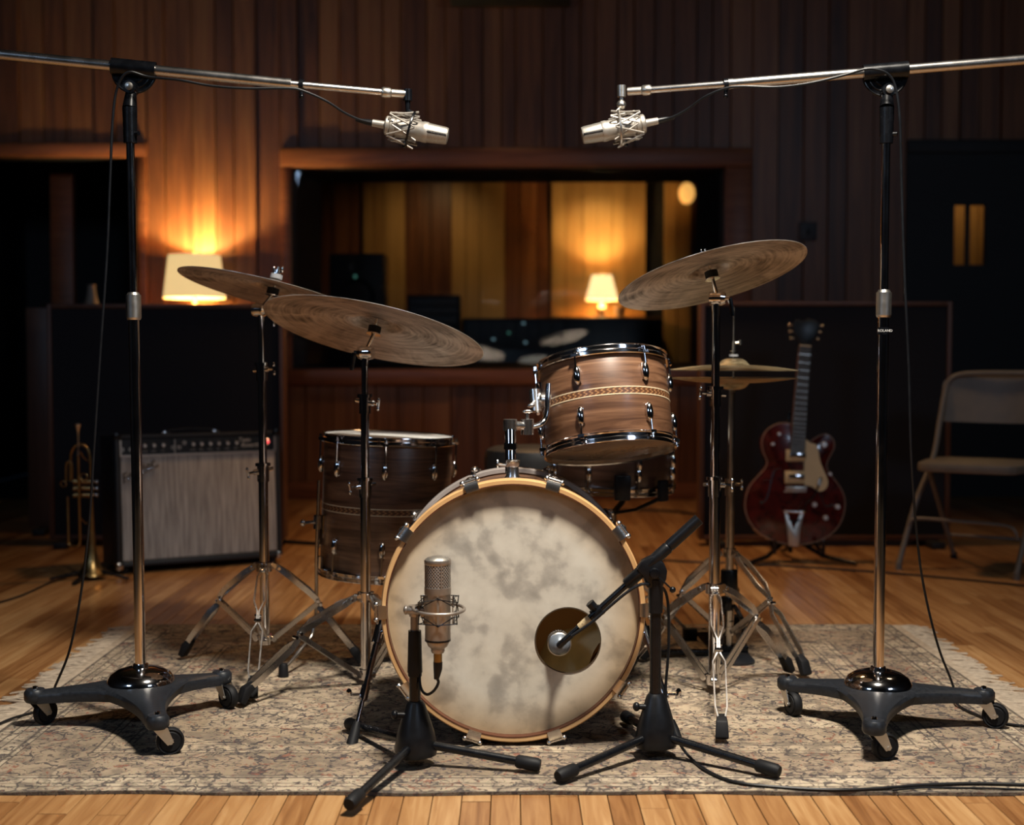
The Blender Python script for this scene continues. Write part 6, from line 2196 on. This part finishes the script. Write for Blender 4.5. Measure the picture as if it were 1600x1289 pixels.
# ================================================================== CONTROL ROOM
cs = thing('mixing_console', 'dark mixing console behind the control room window', 'console', (0.55, 9.6, 0))
cz = zof(497, 9.5)
x0c, x1c = px2x(722, 9.5), px2x(1035, 9.5)
MB().box(x0c, x1c, 9.5, 9.95, 0.0, cz).build('desk', 'panelblack', cs, bevel=0.01)
mb = MB()
for k in range(8):
    a = x0c + 0.04 + k * 0.085
    b = MB().box(a, a + 0.078, 9.49, 9.50, cz - 0.22, cz - 0.02).build('meter_panel', 'plate', cs, bevel=0.002)
for q in ((818, 505, 'led2'), (821, 535, 'led2'), (771, 530, 'led2'), (795, 520, 'led')):
    p_ = at(q[0], q[1], 9.47)
    MB().ball(p_, 1, (0.012, 0.006, 0.008), 10).build('indicator', q[2], cs)
sp2 = thing('studio_monitor', 'black studio loudspeaker on the left behind the control room window', 'loudspeaker', (px2x(557, 9.3), 9.4, zof(500, 9.3)))
sx0, sx1, sz0, sz1 = px2x(515, 9.3), px2x(601, 9.3), zof(500, 9.3), zof(396, 9.3)
MB().box(sx0, sx1, 9.3, 9.6, sz0, sz1).build('cabinet', 'paint', sp2, bevel=0.01)
MB().lathe([(0.02, 0.03), (0.10, 0.0), (0.125, -0.006), (0.13, 0.0), (0.13, 0.01), (0, 0.03)], ((sx0 + sx1) / 2, 9.298, sz0 + 0.16), (0, 1, 0), 32).build('woofer', 'rubber', sp2)
MB().lathe([(0, -0.004), (0.03, 0.0), (0.045, -0.004), (0.045, 0.008)], ((sx0 + sx1) / 2, 9.298, sz1 - 0.09), (0, 1, 0), 24).build('tweeter', 'panelblack', sp2)
MB().ball(at(555, 432, 9.28), 0.012, n=10).build('indicator', 'led', sp2)
st2 = thing('equipment_cabinet', 'dark equipment cabinet carrying the studio monitor and rack unit', 'cabinet', (-0.9, 9.45, 0))
MB().box(px2x(500, 9.3), px2x(718, 9.3), 9.32, 9.75, 0, zof(511, 9.32)).build('body', 'paint', st2, bevel=0.006)
MB().box(px2x(508, 9.3), px2x(606, 9.3), 9.30, 9.72, zof(511, 9.32), zof(500, 9.3)).build('riser', 'paint', st2, bevel=0.003)
rk = thing('rack_unit', 'boxy dark equipment rack between monitor and console', 'rack', (px2x(677, 9.5), 9.5, zof(511, 9.32)))
rx0, rx1, rz0, rz1 = px2x(637, 9.4), px2x(719, 9.4), zof(511, 9.32), zof(461, 9.4)
MB().box(rx0, rx1, 9.40, 9.70, rz0, rz1).build('case', 'paint', rk, bevel=0.005)
for k in range(3):
    h_ = (rz1 - rz0 - 0.04) / 3
    MB().box(rx0 + 0.02, rx1 - 0.02, 9.39, 9.40, rz0 + 0.02 + k * h_ + 0.003, rz0 + 0.02 + (k + 1) * h_ - 0.003).build('faceplate', 'plate', rk, bevel=0.002)
cmY = 11.70
czl = zof(496, cmY)
lc = thing('cabinet', 'low dark cabinet under the small lamp in the control room', 'cabinet', (px2x(940, cmY), cmY, 0))
MB().box(px2x(862, cmY), px2x(1030, cmY), 11.50, 11.93, 0.02, czl).build('body', 'gobowood', lc, bevel=0.006)
MB().box(px2x(866, cmY), px2x(944, cmY), 11.485, 11.50, 0.08, czl - 0.05).build('door', 'gobowood', lc, bevel=0.003)
MB().box(px2x(948, cmY), px2x(1026, cmY), 11.485, 11.50, 0.08, czl - 0.05).build('door', 'gobowood', lc, bevel=0.003)
table_lamp('small lit lamp with cream shade behind the glass, past the mixing console', (px2x(940, cmY), cmY), czl, zof(469, cmY), zof(430, cmY), 0.142, 0.086, 'shade2', 'shadein', 46, (1.0, 0.62, 0.26))
tag(MB().lathe([(0, 0), (0.035, 0), (0.042, 0.07), (0.040, 0.09), (0, 0.09)], (0, 0, 0), (0, 0, 1), 20).build('mug', 'vase', None), 'pale mug beside the small control room lamp', 'mug').location = (px2x(967, cmY), cmY - 0.08, czl)
sw = thing('wall_sconce', 'glowing amber wall lamp high on the right behind the glass', 'lamp', at(1073, 302, 11.9))
q = at(1073, 302, 11.85)
MB().ball(q, 1, (0.072, 0.06, 0.095), 20).build('globe', 'bulb', sw)
MB().box(q.x - 0.03, q.x + 0.03, 11.85, 11.99, q.z - 0.05, q.z + 0.05).build('bracket', 'nickel', sw, bevel=0.004)
dl = thing('recessed_downlight', 'round recessed ceiling light above the lit boards behind the glass', 'lamp', (px2x(938, 11.4), 11.4, 2.56))
MB().lathe([(0.10, 0), (0.12, 0), (0.12, -0.012), (0.10, -0.012)], (px2x(938, 11.4), 11.4, 2.56), (0, 0, 1), 28, closed=True).build('trim_ring', 'satin', dl)
MB().lathe([(0, -0.004), (0.10, -0.004), (0.10, -0.002), (0, -0.002)], (px2x(938, 11.4), 11.4, 2.56), (0, 0, 1), 28).build('lens', 'shade2', dl)

# ================================================================== SMALL THINGS ON THE WALL
q = at(1262, 362, WY - 0.012)
swp = thing('light_switch', 'square grey switch plate on the dark wall above the guitar', 'switch', q)
MB().box(q.x - 0.052, q.x + 0.052, WY - 0.022, WY - 0.0145, q.z - 0.055, q.z + 0.055).build('plate', 'plate', swp, bevel=0.002)
MB().box(q.x - 0.012, q.x + 0.012, WY - 0.030, WY - 0.022, q.z - 0.018, q.z + 0.018).build('toggle', 'paint', swp, bevel=0.002)
a, b_ = at(705, 12, WY), at(890, 12, WY)
wsp = thing('wall_speaker', 'black speaker box high on the back wall at the top edge', 'loudspeaker', ((a.x + b_.x) / 2, WY, a.z))
MB().box(a.x, b_.x, WY - 0.24, WY - 0.015, a.z, a.z + 0.30).build('cabinet', 'paint', wsp, bevel=0.006)
MB().box(a.x + 0.02, b_.x - 0.02, WY - 0.247, WY - 0.24, a.z + 0.02, a.z + 0.28).build('front_cloth', 'gobofabric', wsp, bevel=0.002)
